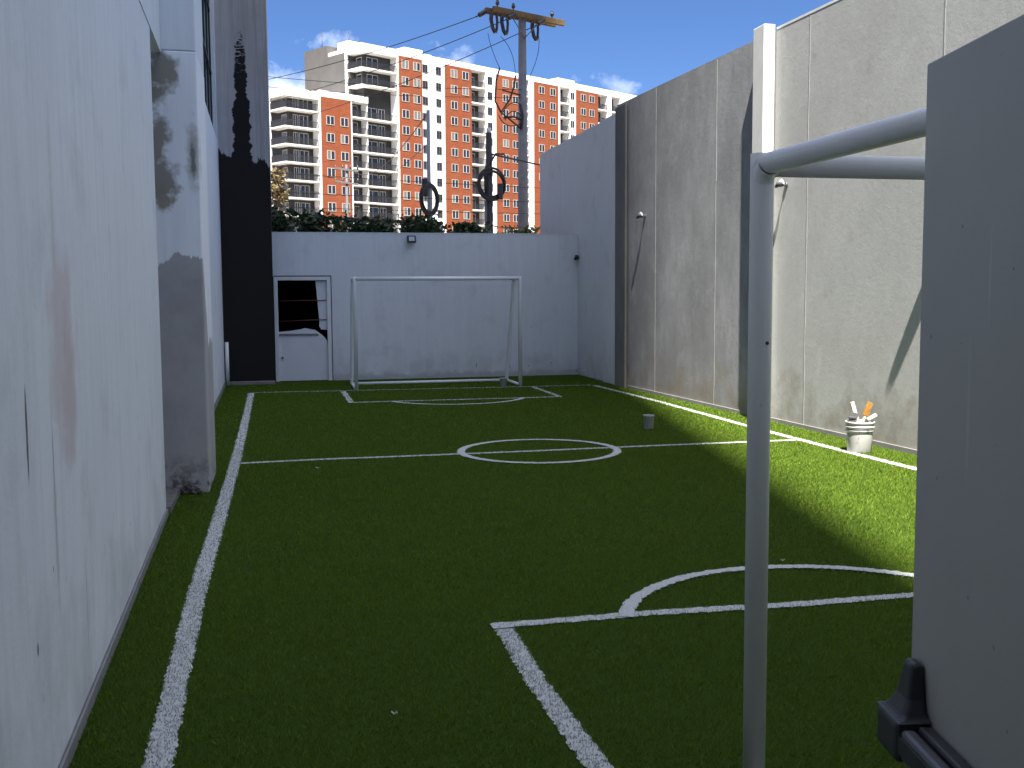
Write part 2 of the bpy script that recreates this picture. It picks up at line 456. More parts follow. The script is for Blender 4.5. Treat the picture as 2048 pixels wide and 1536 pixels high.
# ------------------------------------------------------------------ field markings: white turf inlays
LINES = []
LEVEL = [0, 0, 1, 1, 2, 0, 0, 1, 2, 0, 1, 2, 0]          # crossing inlays lie 4 mm apart
def ribbon(pts, wd, name, closed=False):
    pts = [Vector((p[0], p[1])) for p in pts]
    out = []
    n = len(pts)
    tot = [0]
    for i in range(1, n): tot.append(tot[-1] + (pts[i] - pts[i - 1]).length)
    step = 0.02
    K = int(tot[-1] / step)
    j = 0
    vs_, fs = [], []
    prev = None
    for k in range(K + 1):
        d = min(k * step, tot[-1] - 1e-6)
        while j < n - 2 and d > tot[j + 1]: j += 1
        t = (d - tot[j]) / max(1e-9, tot[j + 1] - tot[j])
        p = pts[j].lerp(pts[j + 1], t)
        a = pts[min(j + 1, n - 1)] - pts[j]
        if 0 < j and t < 0.5: a = a.normalized() * (0.5 + t) + (pts[j] - pts[j - 1]).normalized() * (0.5 - t)
        elif j < n - 2 and t > 0.5: a = a.normalized() * (1.5 - t) + (pts[j + 2] - pts[j + 1]).normalized() * (t - 0.5)
        a.normalize(); q = Vector((-a.y, a.x))
        w1 = wd / 2 + random.uniform(-0.009, 0.009); w2 = wd / 2 + random.uniform(-0.009, 0.009)
        zz = 0.004 + 0.004 * LEVEL[len(LINES)]
        vs_ += [(*(p + q * w1), zz), (*(p - q * w2), zz)]
        if k: b = 2 * k; fs.append((b - 2, b - 1, b + 1, b))
    LINES.append((np.array([v[:2] for v in vs_]).reshape(-1, 2, 2).mean(1), wd / 2))
    mb = MB().add(vs_, fs)
    # short white pile standing in the line
    cl = LINES[-1][0]
    for i in range(len(cl) - 1):
        c = cl[i]
        dist = c[1]
        npl = 22 if dist < 6.5 else (9 if dist < 12 else 3)
        bw = 0.0024 if dist < 6.5 else (0.004 if dist < 12 else 0.008)
        t = cl[i + 1] - c; L = np.linalg.norm(t) + 1e-9; t = t / L; q = np.array([-t[1], t[0]])
        for _ in range(npl):
            p = c + t * random.random() * L + q * random.uniform(-1, 1) * (wd / 2 + 0.004)
            a = random.random() * 6.28; h = random.uniform(0.010, 0.018)
            lx, ly = random.uniform(-.006, .006), random.uniform(-.006, .006)
            dx_, dy_ = math.cos(a) * bw, math.sin(a) * bw
            b = len(mb.v)
            mb.add([(p[0] - dx_, p[1] - dy_, 0.004), (p[0] + dx_, p[1] + dy_, 0.004), (p[0] + lx, p[1] + ly, h)], [(0, 1, 2)])
    return tag(mb.build(name, M['white_blade']), kind='structure')

def arc(cx, cy, r, a0, a1, n=40):
    return [(cx + r * math.cos(R(a0 + (a1 - a0) * i / n)), cy + r * math.sin(R(a0 + (a1 - a0) * i / n))) for i in range(n + 1)]

ribbon([(-0.445, 1.0), (-0.45, 3.2), (-0.47, 4.84), (-0.48, 6.27), (-0.46, 8.0), (-0.44, 10.97), (-0.44, 14.1), (-0.45, 18.62)], 0.105, 'touchline')
ribbon([(6.10, 4.0), (5.89, 8.85), (5.83, 9.97), (5.77, 11.43), (5.75, 12.63), (5.73, 15.36), (5.68, 16.62), (5.60, 18.40)], 0.095, 'touchline')
ribbon([(-0.39, 18.66), (1.2, 18.58), (2.6, 18.52), (4.4, 18.46), (5.55, 18.44)], 0.06, 'goal_line')
ribbon([(-0.38, 10.86), (0.4, 10.91), (1.22, 10.90), (2.72, 10.91), (3.97, 10.95), (5.73, 10.96)], 0.085, 'halfway_line')
ribbon(arc(2.71, 10.92, 0.835, 0, 360, 90), 0.085, 'centre_circle')
ribbon([(1.10, 18.50), (1.105, 16.57)], 0.095, 'penalty_box_line')
ribbon([(4.46, 18.40), (4.46, 16.59)], 0.085, 'penalty_box_line')
ribbon([(1.06, 16.53), (2.66, 16.53), (3.78, 16.50), (4.51, 16.54)], 0.085, 'penalty_box_line')
ribbon(arc(2.79, 16.90, 1.12, 199, 341), 0.08, 'penalty_arc')
ribbon([(1.085, 5.12), (1.07, 4.34), (1.09, 3.34)], 0.095, 'penalty_box_line')
ribbon([(1.03, 5.17), (1.89, 5.19), (2.72, 5.15), (3.43, 5.16), (4.5, 5.16)], 0.085, 'penalty_box_line')
ribbon(arc(2.80, 4.78, 1.12, 161, 19), 0.08, 'penalty_arc')

# ------------------------------------------------------------------ turf pile
def blades(n, y0, y1, wdt, hgt):
    y = rng.uniform(y0, y1, n)
    xl = np.maximum(-1.55, -0.25 * y - 0.1); xr = np.minimum(6.6 - 0.026 * y, 0.80 * y + 0.1)
    x = xl + (xr - xl) * rng.random(n)
    keep = rng.random(n) < (xr - xl) / (xr - xl).max()
    x, y = x[keep], y[keep]
    ok = np.ones(len(x), bool)
    ok &= ~((x < -0.865 + 0.0) & (y < 8.47))
    ok &= ~((x < -0.594) & (y > 9.33) & (y < 10.37))
    ok &= ~((x < -0.868 - 0.0094 * (y - 10.37)) & (y > 8.46))
    for cl, hw in LINES:
        lo = cl.min(0) - 0.1; hi = cl.max(0) + 0.1
        idx = np.where((x > lo[0]) & (x < hi[0]) & (y > lo[1]) & (y < hi[1]))[0]
        if not len(idx): continue
        c = cl[::3]
        for s in range(0, len(idx), 4000):
            ii = idx[s:s + 4000]
            d2 = ((x[ii, None] - c[None, :, 0]) ** 2 + (y[ii, None] - c[None, :, 1]) ** 2).min(1)
            ok[ii[d2 < (hw - 0.004) ** 2]] = False
    x, y = x[ok], y[ok]
    n = len(x)
    a = rng.uniform(0, 2 * np.pi, n); w_ = wdt * rng.uniform(0.6, 1.3, n); h = hgt * rng.uniform(0.6, 1.25, n)
    lx = rng.normal(0, 0.42, n) * h + 0.12 * h; ly = rng.normal(0, 0.42, n) * h - 0.25 * h
    dx, dy = np.cos(a) * w_ / 2, np.sin(a) * w_ / 2
    v = np.empty((n, 3, 3))
    v[:, 0] = np.c_[x - dx, y - dy, np.zeros(n) - 0.002]
    v[:, 1] = np.c_[x + dx, y + dy, np.zeros(n) - 0.002]
    v[:, 2] = np.c_[x + lx, y + ly, h]
    return v.reshape(-1, 3)
vv = np.concatenate([blades(190000, 2.9, 6.5, 0.0045, 0.022), blades(190000, 6.5, 12, 0.007, 0.022), blades(120000, 12, 20.8, 0.013, 0.022)])
me = bpy.data.meshes.new('turf_pile')
nv = len(vv); nf = nv // 3
me.vertices.add(nv); me.vertices.foreach_set('co', vv.ravel())
me.loops.add(nv); me.loops.foreach_set('vertex_index', np.arange(nv, dtype=np.int32))
me.polygons.add(nf); me.polygons.foreach_set('loop_start', np.arange(0, nv, 3, dtype=np.int32))
me.polygons.foreach_set('loop_total', np.full(nf, 3, dtype=np.int32))
me.update(); me.validate()
me.materials.append(M['blade'])
o = bpy.data.objects.new('artificial_grass', me); COL.objects.link(o)
tag(o, 'short green artificial grass pile covering the small football pitch', 'grass', kind='stuff')

# ------------------------------------------------------------------ left side: near wall, recess, column, rear wall, tower
LH = 15.0
bl = empty('white_building', (0, 0, 0))
tag(bl, 'white plastered building along the left touchline with stained wall, recess and pillar', 'building')
# lower near wall ends at Y 8.465; above the recess the wall runs on, 6 mm proud
nw = MB().prism([(-0.735, 0.75), (-0.866, 8.465), (-2.2, 8.465), (-2.2, 0.75)], 0, 3.68)
nw.build('wall', M['left_wall'], bl)
uw = MB().prism([(-0.731, 0.75), (-0.860, 8.465), (-0.873, 9.33), (-2.2, 9.33), (-2.2, 0.75)], 3.68, LH)
uw.build('wall', M['left_wall'], bl)
MB().prism([(-1.75, 8.465), (-1.75, 9.33), (-2.2, 9.33), (-2.2, 8.465)], 0, 3.675).build('recess_wall', M['upper_white'], bl)
MB().box(-0.594 - 0.9, -0.594, 9.33, 10.37, 0, 3.70).build('pillar', M['column'], bl, bevel=0.012)
MB().box(-0.594 - 0.9, -0.597, 9.334, 10.37, 3.704, LH).build('upper_pillar', M['upper_white'], bl, bevel=0.008)
rw = MB()
rw.prism([(-0.868, 10.37), (-0.962, 20.38), (-2.2, 20.38), (-2.2, 10.37)], 0, 4.45)
rw.prism([(-0.868, 10.37), (-0.880, 11.6), (-2.2, 11.6), (-2.2, 10.37)], 4.45, LH)
rw.build('rear_wall', M['left_wall'], bl)
up2 = MB().prism([(-0.962, 20.1), (-0.9645, 20.38), (-2.2, 20.38), (-2.2, 20.1)], 4.45, LH)
up2.build('window_jamb', M['upper_white'], bl)
M['dark_glass'] = paint('dark_window_glass', (0.012, 0.013, 0.018), 0.2, 3, 0.12, 0, spec=0.6)
wn = MB().prism([(-0.99, 11.62), (-1.06, 20.08), (-1.12, 20.08), (-1.05, 11.62)], 4.46, LH).build('window', M['dark_glass'], bl)
fr = MB()
for i in range(9):
    y = 11.8 + i * 1.02; x = -0.872 - (y - 10.37) * 0.0094 - 0.06
    fr.box(x - 0.03, x, y, y + 0.05, 4.47, LH)
for z in (4.48, 5.6, 6.7):
    fr.prism([(-0.95, 11.62), (-1.02, 20.08), (-1.05, 20.08), (-0.98, 11.62)], z, z + 0.06)
fr.build('window_frame', M['black'], wn)
sk = MB()
sk.prism([(-0.715, 0.76), (-0.848, 8.44), (-0.858, 8.44), (-0.727, 0.76)], 0, 0.055)
sk.prism([(-0.86, 10.4), (-0.945, 20.3), (-0.958, 20.3), (-0.872, 10.4)], 0, 0.09)
sk.build('skirting', M['skirting'], bl)
# broken mortar lying in the recess and at the foot of the pillar
rb = MB()
for k in range(130):
    x = random.uniform(-1.05, -0.66) if k % 3 else random.uniform(-0.98, -0.86); y = random.uniform(9.10, 9.31) if k % 3 else random.uniform(8.5, 9.3)
    if x > -0.83: y = random.uniform(9.27, 9.325)
    s = random.uniform(0.008, 0.03); z = random.uniform(0, 0.05) if x < -0.8 else random.uniform(0.0, 0.1) * max(0, (-0.62 - x) * 5)
    pts = [(x + random.uniform(-s, s), y + random.uniform(-s, s), z + random.uniform(0, s * 1.4)) for _ in range(6)]
    rb.add(pts, [(0, 1, 2), (0, 2, 3), (0, 3, 4), (0, 4, 1), (5, 2, 1), (5, 3, 2), (5, 4, 3), (5, 1, 4)])
rb.box(-1.7, -0.835, 8.48, 9.31, -0.01, 0.06)
tag(rb.build('mortar_rubble', M['rubble']), 'crumbled grey mortar debris at the foot of the white pillar', 'rubble', kind='stuff')

tw = empty('concrete_tower', (-0.5, 20.38, 0))
tag(tw, 'tall grey concrete tower with black painted lower half and a black paint streak', 'tower')
MB().box(-6, -0.045, 20.38, 30.0, 0, 20).build('wall', M['tower'], tw, loc=(0.5, -20.38, 0))
MB().box(-0.93, -0.05, 20.30, 20.378, 0, 0.07).build('plinth', M['skirting'], tw, loc=(0.5, -20.38, 0), bevel=0.01)
pp = MB().tube([(-0.905, 20.22, 0), (-0.905, 20.22, 0.81)], 0.034, 16)
tag(pp.build('pvc_pipe', M['pvc']), 'short white plastic pipe standing upright against the black painted tower', 'pipe')

# ------------------------------------------------------------------ back wall and its broken door
bw = empty('back_wall', (3.0, 20.95, 0))
tag(bw, 'low white painted wall behind the far goal with a doorway at its left end', 'wall')
q = MB()
DX0, DX1, DZ = -0.035, 1.045, 2.02
q.box(DX1, 6.028, 20.95, 21.12, 0, 2.86)
q.box(-0.045, DX1 - 0.0, 20.95, 21.12, DZ, 2.86)
q.build('wall', M['back_wall'], bw, loc=(-3.0, -20.95, 0))
MB().box(-0.045, 6.028, 20.945, 21.13, 2.862, 2.875).build('coping', M['frame_white'], bw, loc=(-3, -20.95, 0))
dr = empty('broken_door', (0.5, 20.95, 0))
tag(dr, 'white dented metal door with its upper half torn open showing a black room', 'door')
L = (-0.5, -20.95, 0)
fm = MB()
fm.box(DX0, DX0 + 0.075, 20.925, 21.10, 0, DZ - 0.002); fm.box(DX1 - 0.077, DX1 - 0.002, 20.925, 21.10, 0, DZ - 0.002)
fm.box(DX0 + 0.075, DX1 - 0.077, 20.925, 21.10, DZ - 0.07, DZ - 0.002)
fm.build('frame', M['frame_white'], dr, loc=L, bevel=0.006)
fm = MB()
fm.box(DX1 - 0.001, DX1 + 0.016, 20.938, 20.949, 0, DZ + 0.02); fm.box(DX0, DX1 + 0.016, 20.938, 20.949, DZ + 0.002, DZ + 0.022)
fm.build('frame_gap', M['black'], dr, loc=L)
def dp(px, py): return ((px - 551 - 2 * (py - 555) / 207) * 0.0095 + 0.003, 2.005 - (py - 555) * 0.00978)
pan = MB().slab([dp(*p) for p in [(553.6, 759), (655, 759), (653.6, 682), (649, 675), (643, 669), (629, 659), (608, 655), (599, 657.4), (580, 660), (556, 662)]], 20.975, 21.015)
pl_ = pan.build('panel', M['door_white'], dr, loc=L)
MB().slab([dp(*p) for p in [(556.5, 669), (636, 669.5), (634, 666), (557, 665.5)]], 20.955, 20.974).build('torn_edge', M['skirting'], pl_)
MB().slab([dp(*p) for p in [(641, 658), (654.4, 659), (653.4, 600), (651.8, 561.6), (630.4, 561.6), (634, 600), (637.7, 642.5), (637, 651)]], 20.985, 21.01).build('torn_strip', M['door_white'], dr, loc=L)
bb = MB()
bb.tube([(0.07, 20.968, 1.555), (0.96, 20.968, 1.565)], 0.008, 8); bb.tube([(0.07, 20.968, 1.165), (0.96, 20.968, 1.19)], 0.008, 8)
bb.build('bar', M['red_bar'], dr, loc=L)
MB().tube([(0.10, 20.97, 0.46), (0.10, 20.945, 0.46)], 0.022, 12).build('lock', M['metal'], dr, loc=L)
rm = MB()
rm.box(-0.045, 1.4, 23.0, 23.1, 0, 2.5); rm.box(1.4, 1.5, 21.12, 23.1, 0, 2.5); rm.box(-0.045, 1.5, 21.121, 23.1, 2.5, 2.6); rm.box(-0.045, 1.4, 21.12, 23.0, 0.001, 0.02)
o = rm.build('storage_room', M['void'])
tag(o, 'unlit black room seen through the torn door in the back wall', 'room')

# flood light on the back wall, camera by the corner
def floodlight(name, loc, label, rz=0, tilt=35):
    e = empty(name, loc, rz); tag(e, label, 'light')
    b = MB().box(-0.06, 0.06, -0.03, 0.0, -0.05, 0.05); b.build('bracket', M['black'], e)
    h = MB().box(-0.085, 0.085, -0.03, 0.03, -0.07, 0.07).build('housing', M['black'], e, loc=(0, -0.075, 0.0), bevel=0.01)
    h.rotation_euler = (R(-tilt), 0, 0)
    MB().box(-0.055, 0.055, -0.036, -0.0305, -0.042, 0.042).build('lens', M['lens'], h)
    return e
floodlight('flood_light', (2.625, 20.948, 2.745), 'small black flood light fixed to the top of the back wall', 0, 12)
sc = empty('security_camera', (6.0, 20.945, 2.40))
tag(sc, 'small black security camera in the corner of the back wall', 'camera')
MB().box(-0.03, 0.03, -0.02, 0, -0.04, 0.04).build('mount', M['black'], sc)
MB().tube([(0, -0.02, 0), (-0.02, -0.06, -0.01)], 0.012, 8).build('arm', M['black'], sc)
MB().tube([(0.03, -0.03, 0.0), (-0.06, -0.14, -0.035)], 0.035, 14).build('body', M['black'], sc)

# ------------------------------------------------------------------ right side walls
rwall = empty('concrete_wall', (6.3, 12, 0))
tag(rwall, 'long grey concrete panel wall along the right side, lit by the sun', 'wall')
def xw(y): return 6.435 - 0.0505 * (y - 9.66)
WT = 4.99
L = (-6.3, -12, 0)
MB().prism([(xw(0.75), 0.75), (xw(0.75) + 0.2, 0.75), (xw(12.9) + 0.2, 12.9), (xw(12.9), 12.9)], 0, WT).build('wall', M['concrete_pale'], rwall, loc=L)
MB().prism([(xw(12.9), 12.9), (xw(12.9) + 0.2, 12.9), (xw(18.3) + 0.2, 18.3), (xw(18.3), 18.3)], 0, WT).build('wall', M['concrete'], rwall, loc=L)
q = MB().prism([(xw(0.75) - 0.003, 0.75), (xw(0.75) + 0.203, 0.75), (xw(12.71) + 0.203, 12.71), (xw(12.71) - 0.003, 12.71)], WT + 0.001, WT + 0.03)
q.build('coping', M['seam'], rwall, loc=L)
for y in (4.6, 7.03, 9.45, 11.92, 14.38, 16.56):
    j = MB()
    zz = 0.02
    off = 0
    while zz < WT - 0.02:
        z2 = min(WT - 0.02, zz + random.uniform(0.2, 0.5)); off = random.uniform(-0.004, 0.004); ww = random.uniform(0.006, 0.011)
        j.prism([(xw(y) - 0.003, y - ww + off), (xw(y) + 0.002, y - ww + off), (xw(y) + 0.002, y + ww + off), (xw(y) - 0.003, y + ww + off)], zz, z2)
        zz = z2
    j.build('panel_joint', M['joint'], rwall, loc=L)
q = MB().box(xw(12.72) - 0.17, xw(13.02) - 0.001, 12.72, 13.03, 0, 5.06)
q.build('pilaster', M['seam'], rwall, loc=L, bevel=0.008)
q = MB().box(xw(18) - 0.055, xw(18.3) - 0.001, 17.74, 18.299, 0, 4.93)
q.build('rear_pilaster', M['concrete_shaded'], rwall, loc=L, bevel=0.01)
sk = MB().prism([(xw(0.75) - 0.025, 0.75), (xw(0.75) - 0.002, 0.75), (xw(12.7) - 0.002, 12.7), (xw(12.7) - 0.025, 12.7)], 0, 0.05)
sk.prism([(xw(13.04) - 0.025, 13.04), (xw(13.04) - 0.002, 13.04), (xw(17.7) - 0.002, 17.7), (xw(17.7) - 0.025, 17.7)], 0, 0.05)
sk.build('footing', M['skirting'], rwall, loc=L)
ww_ = empty('white_side_wall', (6.03, 21, 0))
tag(ww_, 'tall white painted wall section at the right rear corner, rising above the back wall', 'wall')
q = MB()
q.box(6.03, 6.25, 18.302, 24.1, 0, 4.86)
q.build('wall', M['back_wall'], ww_, loc=(-6.03, -21, 0))
MB().box(5.985, 6.028, 18.303, 19.1, 0, 4.862).build('pier', M['back_wall'], ww_, loc=(-6.03, -21, 0), bevel=0.006)

def wall_spot(loc, label):
    e = empty('wall_light', loc, 0); tag(e, label, 'light', 'small spot lights on the concrete wall')
    MB().tube([(0.0, 0, 0), (-0.02, 0, 0)], 0.035, 16).build('base', M['metal'], e)
    MB().tube([(-0.02, 0, 0), (-0.09, -0.01, -0.02), (-0.12, -0.02, 0.0)], 0.012, 10).build('arm', M['metal'], e)
    MB().tube([(-0.085, -0.055, 0.035), (-0.12, -0.01, 0.0), (-0.135, 0.03, -0.03)], [0.042, 0.036, 0.016], 16).build('head', M['metal'], e)
    MB().tube([(-0.085, -0.0555, 0.0355), (-0.083, -0.058, 0.037)], 0.036, 16).build('lens', M['lens'], e)
    return e
wall_spot((xw(12.41), 12.41, 3.02), 'bare metal spot light on the concrete wall beside the white pilaster')
wall_spot((xw(17.0), 17.0, 2.95), 'dark metal spot light on the concrete wall nearest the back wall')
e = wall_spot((xw(9.08), 9.08, 2.92), 'spot light on the concrete wall behind the open grey door'); e.scale = (1.9, 1.9, 1.9)

# ------------------------------------------------------------------ goals
def goal(name, label, x0, x1, y, sgn, hgt, r, dtop, dbase, mat, rail=False):
    e = empty(name, ((x0 + x1) / 2, y, 0)); tag(e, label, 'goal', 'small white tube football goals')
    L = (-(x0 + x1) / 2, -y, 0)
    for i, x in enumerate((x0, x1)):
        po = MB().tube([(x, y, 0), (x, y, hgt - r * 0.2), (x, y, hgt + r * 0.95)], r, 24).build('post', mat, e, loc=L)
        if rail:
            q = MB(); s = 1 if i == 0 else -1
            z = 0.06
            while z < hgt - 0.1:
                q.box(x + s * (r - 0.002) if s > 0 else x - r - 0.005, x + r + 0.005 if s > 0 else x - r + 0.002, y + 0.012, y + 0.022, z, z + 0.012); z += 0.024
            q.build('net_clip_strip', M['metal'], po)
            if i == 0: MB().tube([(x + 0.008, y - r + 0.004, 1.53), (x + 0.008, y - r - 0.002, 1.53)], 0.006, 10).build('screw', M['bar_black'], po)
    MB().tube([(x0 + r * 0.3, y, hgt), (x1 - r * 0.3, y, hgt)], r, 24).build('crossbar', mat, e, loc=L)
    yb = y + sgn * dbase; yt = y + sgn * dtop
    for x in (x0, x1):
        pts = [(x, y + sgn * 0.01, hgt)]
        MB().tube([(x, y + sgn * r * 0.4, hgt), (x, yt - sgn * 0.09, hgt), (x, yt - sgn * 0.03, hgt - 0.02), (x, yt, hgt - 0.09), (x, yb, 0.09), (x, yb, r * 0.8)], r * 0.92, 20).build('back_stay', mat, e, loc=L)
        MB().tube([(x, y + sgn * r * 0.5, r * 0.85), (x, yb + sgn * r * 0.5, r * 0.85)], r * 0.8, 16).build('base_bar', mat, e, loc=L)
        # bent corner gusset between post and top bar
        MB().tube([(x, y + sgn * 0.005, hgt - 0.05), (x, y + sgn * 0.02, hgt - 0.02), (x, y + sgn * 0.05, hgt - 0.005)], r * 0.96, 20, cap=False).build('corner_bend', mat, e, loc=L)
    if rail:
        for x, s in ((x0, 1), (x1, -1)):
            q = MB()
            for k in range(28):                       # lumpy weld bead round the crossbar joint
                a = 2 * math.pi * k / 28; rr = r * 0.99
                c = Vector((x + s * (r + 0.002 + random.uniform(-.001, .001)), y + rr * math.cos(a), hgt + rr * math.sin(a)))
                q.tube([c - Vector((0.005, 0, 0)), c, c + Vector((0.005, 0, 0))], [0.003, 0.0055, 0.003], 6)
            q.build('weld', mat, e, loc=L)
    MB().tube([(x0, yb, r * 0.85), (x1, yb, r * 0.85)], r * 0.8, 16).build('rear_base_bar', mat, e, loc=L)
    return e
goal('football_goal', 'white tube goal without net standing in front of the back wall', 1.335, 4.27, 18.58, 1, 1.945, 0.034, 0.55, 1.15, M['far_tube'])
goal('football_goal', 'white tube goal close up on the right beside the open grey door', 1.542, 4.45, 3.21, -1, 2.103, 0.0376, 1.10, 1.36, M['tube'], True)

# ------------------------------------------------------------------ bucket, tools, tubs
bk = empty('paint_bucket', (5.965, 10.02, 0))
tag(bk, 'white plastic paint bucket splashed with paint against the sunlit wall', 'bucket')
b = MB().lathe([(0.118, 0.0), (0.124, 0.01), (0.131, 0.20), (0.133, 0.222), (0.146, 0.226), (0.147, 0.236), (0.136, 0.24), (0.138, 0.262), (0.150, 0.266), (0.151, 0.274), (0.140, 0.278), (0.142, 0.30), (0.150, 0.305), (0.151, 0.322), (0.146, 0.327), (0.141, 0.322), (0.132, 0.22), (0.12, 0.20), (0.0, 0.20)], n=40)
b.build('body', M['bucket'], bk)
MB().tube([(0.15 * math.cos(R(a)), -0.15 * math.sin(R(a)) * 1.0, 0.262 - 0.012 * math.sin(R(a))) for a in range(0, 181, 12)], 0.003, 6).build('handle', M['metal'], bk)
st = MB()
v0 = Vector((-0.005, -0.02, 0.205)); v1 = Vector((-0.085, 0.02, 0.53))
def bar(mb, a, b, w_, t_, up=(0, 1, 0)):
    a, b = Vector(a), Vector(b); d = (b - a).normalized(); s = d.cross(Vector(up)).normalized(); n = s.cross(d).normalized()
    vs_ = [p + s * w_ / 2 * i + n * t_ / 2 * j for p in (a, b) for i, j in ((-1, -1), (1, -1), (1, 1), (-1, 1))]
    mb.add(vs_, [(0, 1, 2, 3), (7, 6, 5, 4), (0, 4, 5, 1), (1, 5, 6, 2), (2, 6, 7, 3), (3, 7, 4, 0)])
bar(st, v0, v1, 0.045, 0.016)
tag(st.build('stirring_stick', M['stick'], loc=(5.965, 10.02, 0), bevel=0.003), 'flat white stick coated in paint leaning in the bucket', 'stick')
br = empty('paint_brush', (5.965, 10.02, 0))
tag(br, 'wide paint brush with yellow brown head sticking up from the bucket', 'brush')
q = MB(); bar(q, (0.0, 0.01, 0.22), (0.075, 0.02, 0.385), 0.028, 0.018); q.build('handle', M['stick'], br, bevel=0.004)
q = MB(); bar(q, (0.07, 0.02, 0.375), (0.108, 0.026, 0.455), 0.062, 0.026); q.build('ferrule', M['wood'], br, bevel=0.003)
q = MB(); bar(q, (0.106, 0.026, 0.452), (0.137, 0.03, 0.515), 0.066, 0.024); q.build('bristles', M['bristle'], br, bevel=0.004)
tr = empty('paint_trowel', (5.965, 10.02, 0))
tag(tr, 'grey flat scraper lying across the rim of the bucket', 'scraper')
q = MB(); bar(q, (-0.15, -0.03, 0.375), (-0.06, -0.02, 0.365), 0.02, 0.02); q.build('handle', M['bar_grey'], tr, bevel=0.003)
q = MB(); bar(q, (-0.11, -0.02, 0.30), (-0.075, -0.02, 0.42), 0.09, 0.006); q.build('blade', M['metal'], tr)
rl = empty('paint_roller', (5.965, 10.02, 0))
tag(rl, 'thin roller frame with whitish sleeve leaning right out of the bucket', 'roller')
MB().tube([(0.03, -0.02, 0.21), (0.10, -0.03, 0.36), (0.135, -0.03, 0.41)], 0.006, 8).build('frame', M['bar_black'], rl)
MB().tube([(0.05, -0.05, 0.335), (0.165, -0.03, 0.385)], 0.024, 14).build('sleeve', M['stick'], rl)

def tub(loc, label, r, h):
    return tag(MB().lathe([(r * 0.9, 0), (r * 0.93, 0.004), (r, h * 0.86), (r * 1.06, h * 0.88), (r * 1.06, h), (r * 0.98, h), (r * 0.92, h * 0.5), (0, h * 0.48)], n=28).build('plastic_tub', M['bucket'], loc=loc), label, 'tub')
tub((4.475, 12.38, 0), 'small white plastic tub standing alone on the turf near the shadow edge', 0.066, 0.175)
tub((4.0, 18.78, 0), 'small white tub inside the far goal near its right post', 0.065, 0.15)

# ------------------------------------------------------------------ open grey door with push bar (foreground right) and the building it belongs to
E0 = Vector((1.108, 1.672)); HNG = Vector((0.918, 0.738))
dl = (HNG - E0); LW = dl.length; dl.normalize()
ang = math.atan2(dl.y, dl.x)                     # leaf local +x runs from the free edge to the hinge
# local +y = dl rotated +90 deg ; the face seen by the camera looks towards -X
gd = empty('open_door', (E0.x, E0.y, 0), ang)
tag(gd, 'open grey metal door leaf with a push bar at the right edge of the view', 'door')
loc_n = Vector((-dl.y, dl.x))                    # local +y in world
sgn = -1 if loc_n.x > 0 else 1                   # side facing -X
def fb(mb, x0, x1, d0, d1, z0, z1):
    a, b = sorted((sgn * d0, sgn * d1)); mb.box(x0, x1, a, b, z0, z1)
q = MB(); fb(q, 0, LW, -0.045, 0, 0.02, 2.088); q.build('leaf', M['leaf_grey'], gd, bevel=0.003)
pbar = MB(); fb(pbar, 0.10, LW - 0.06, 0.001, 0.026, 0.885, 0.950); pb = pbar.build('push_bar', M['bar_black'], gd, bevel=0.006)
q = MB(); fb(q, 0.10, LW - 0.14, 0.030, 0.056, 0.890, 0.945); q.build('push_pad', M['bar_grey'], pb, bevel=0.008)
q = MB(); fb(q, 0.10, LW - 0.14, 0.0565, 0.0585, 0.902, 0.932); q.build('pad_strip', M['bar_black'], pb)
# end housing: box body under a tall tapered latch tab
hs = MB(); fb(hs, 0.0, 0.098, 0.001, 0.062, 0.880, 0.955); h_ = hs.build('latch_housing', M['bar_black'], gd, bevel=0.012, seg=3)
t = MB()
def tabpt(x, d, z): return (x, sgn * d, z)
lo = [(0.004, 0.001), (0.092, 0.001), (0.092, 0.050), (0.004, 0.050)]; hi = [(0.022, 0.001), (0.066, 0.001), (0.062, 0.024), (0.026, 0.024)]
md = [(0.014, 0.001), (0.076, 0.001), (0.074, 0.034), (0.018, 0.034)]
vs_ = [tabpt(x, d, 0.953) for x, d in lo] + [tabpt(x, d, 0.985) for x, d in md] + [tabpt(x, d, 1.046) for x, d in hi]
fs = [(0, 1, 2, 3), (8, 9, 10, 11)] + [(r_ * 4 + i, r_ * 4 + (i + 1) % 4, r_ * 4 + 4 + (i + 1) % 4, r_ * 4 + 4 + i) for r_ in (0, 1) for i in range(4)]
t.add(vs_, fs); t.build('latch_tab', M['bar_black'], h_, bevel=0.009, seg=3)
for z in (0.3, 1.1, 1.85):
    MB().tube([(LW + 0.01, -sgn * 0.02, z - 0.05), (LW + 0.01, -sgn * 0.02, z + 0.05)], 0.012, 10).build('hinge', M['metal'], gd)

eb = empty('entrance_building', (1.0, 0.6, 0))
tag(eb, 'white building at the near end of the pitch whose doorway frames this view', 'building')
L = (-1, -0.6, 0)
q = MB()
q.box(-2.2, -0.76, 0.55, 0.735, 0, 4.6); q.box(1.0, 6.9, 0.55, 0.735, 0, 4.6); q.box(-0.76, 1.0, 0.55, 0.735, 2.15, 4.6)
q.build('front_wall', M['upper_white'], eb, loc=L)
q = MB(); q.box(-2.2, -2.0, -5, 0.549, 0, 4.6); q.box(6.7, 6.9, -5, 0.549, 0, 4.6); q.box(-2.2, 6.9, -5.2, -5.001, 0, 4.6)
q.build('side_wall', M['upper_white'], eb, loc=L)
MB().box(-2.2, 6.9, -5.2, 0.735, 4.601, 4.8).build('roof', M['skirting'], eb, loc=L)
MB().box(-2.0, 6.7, -5, 0.549, -0.015, 0.0).build('floor', M['skirting'], eb, loc=L)

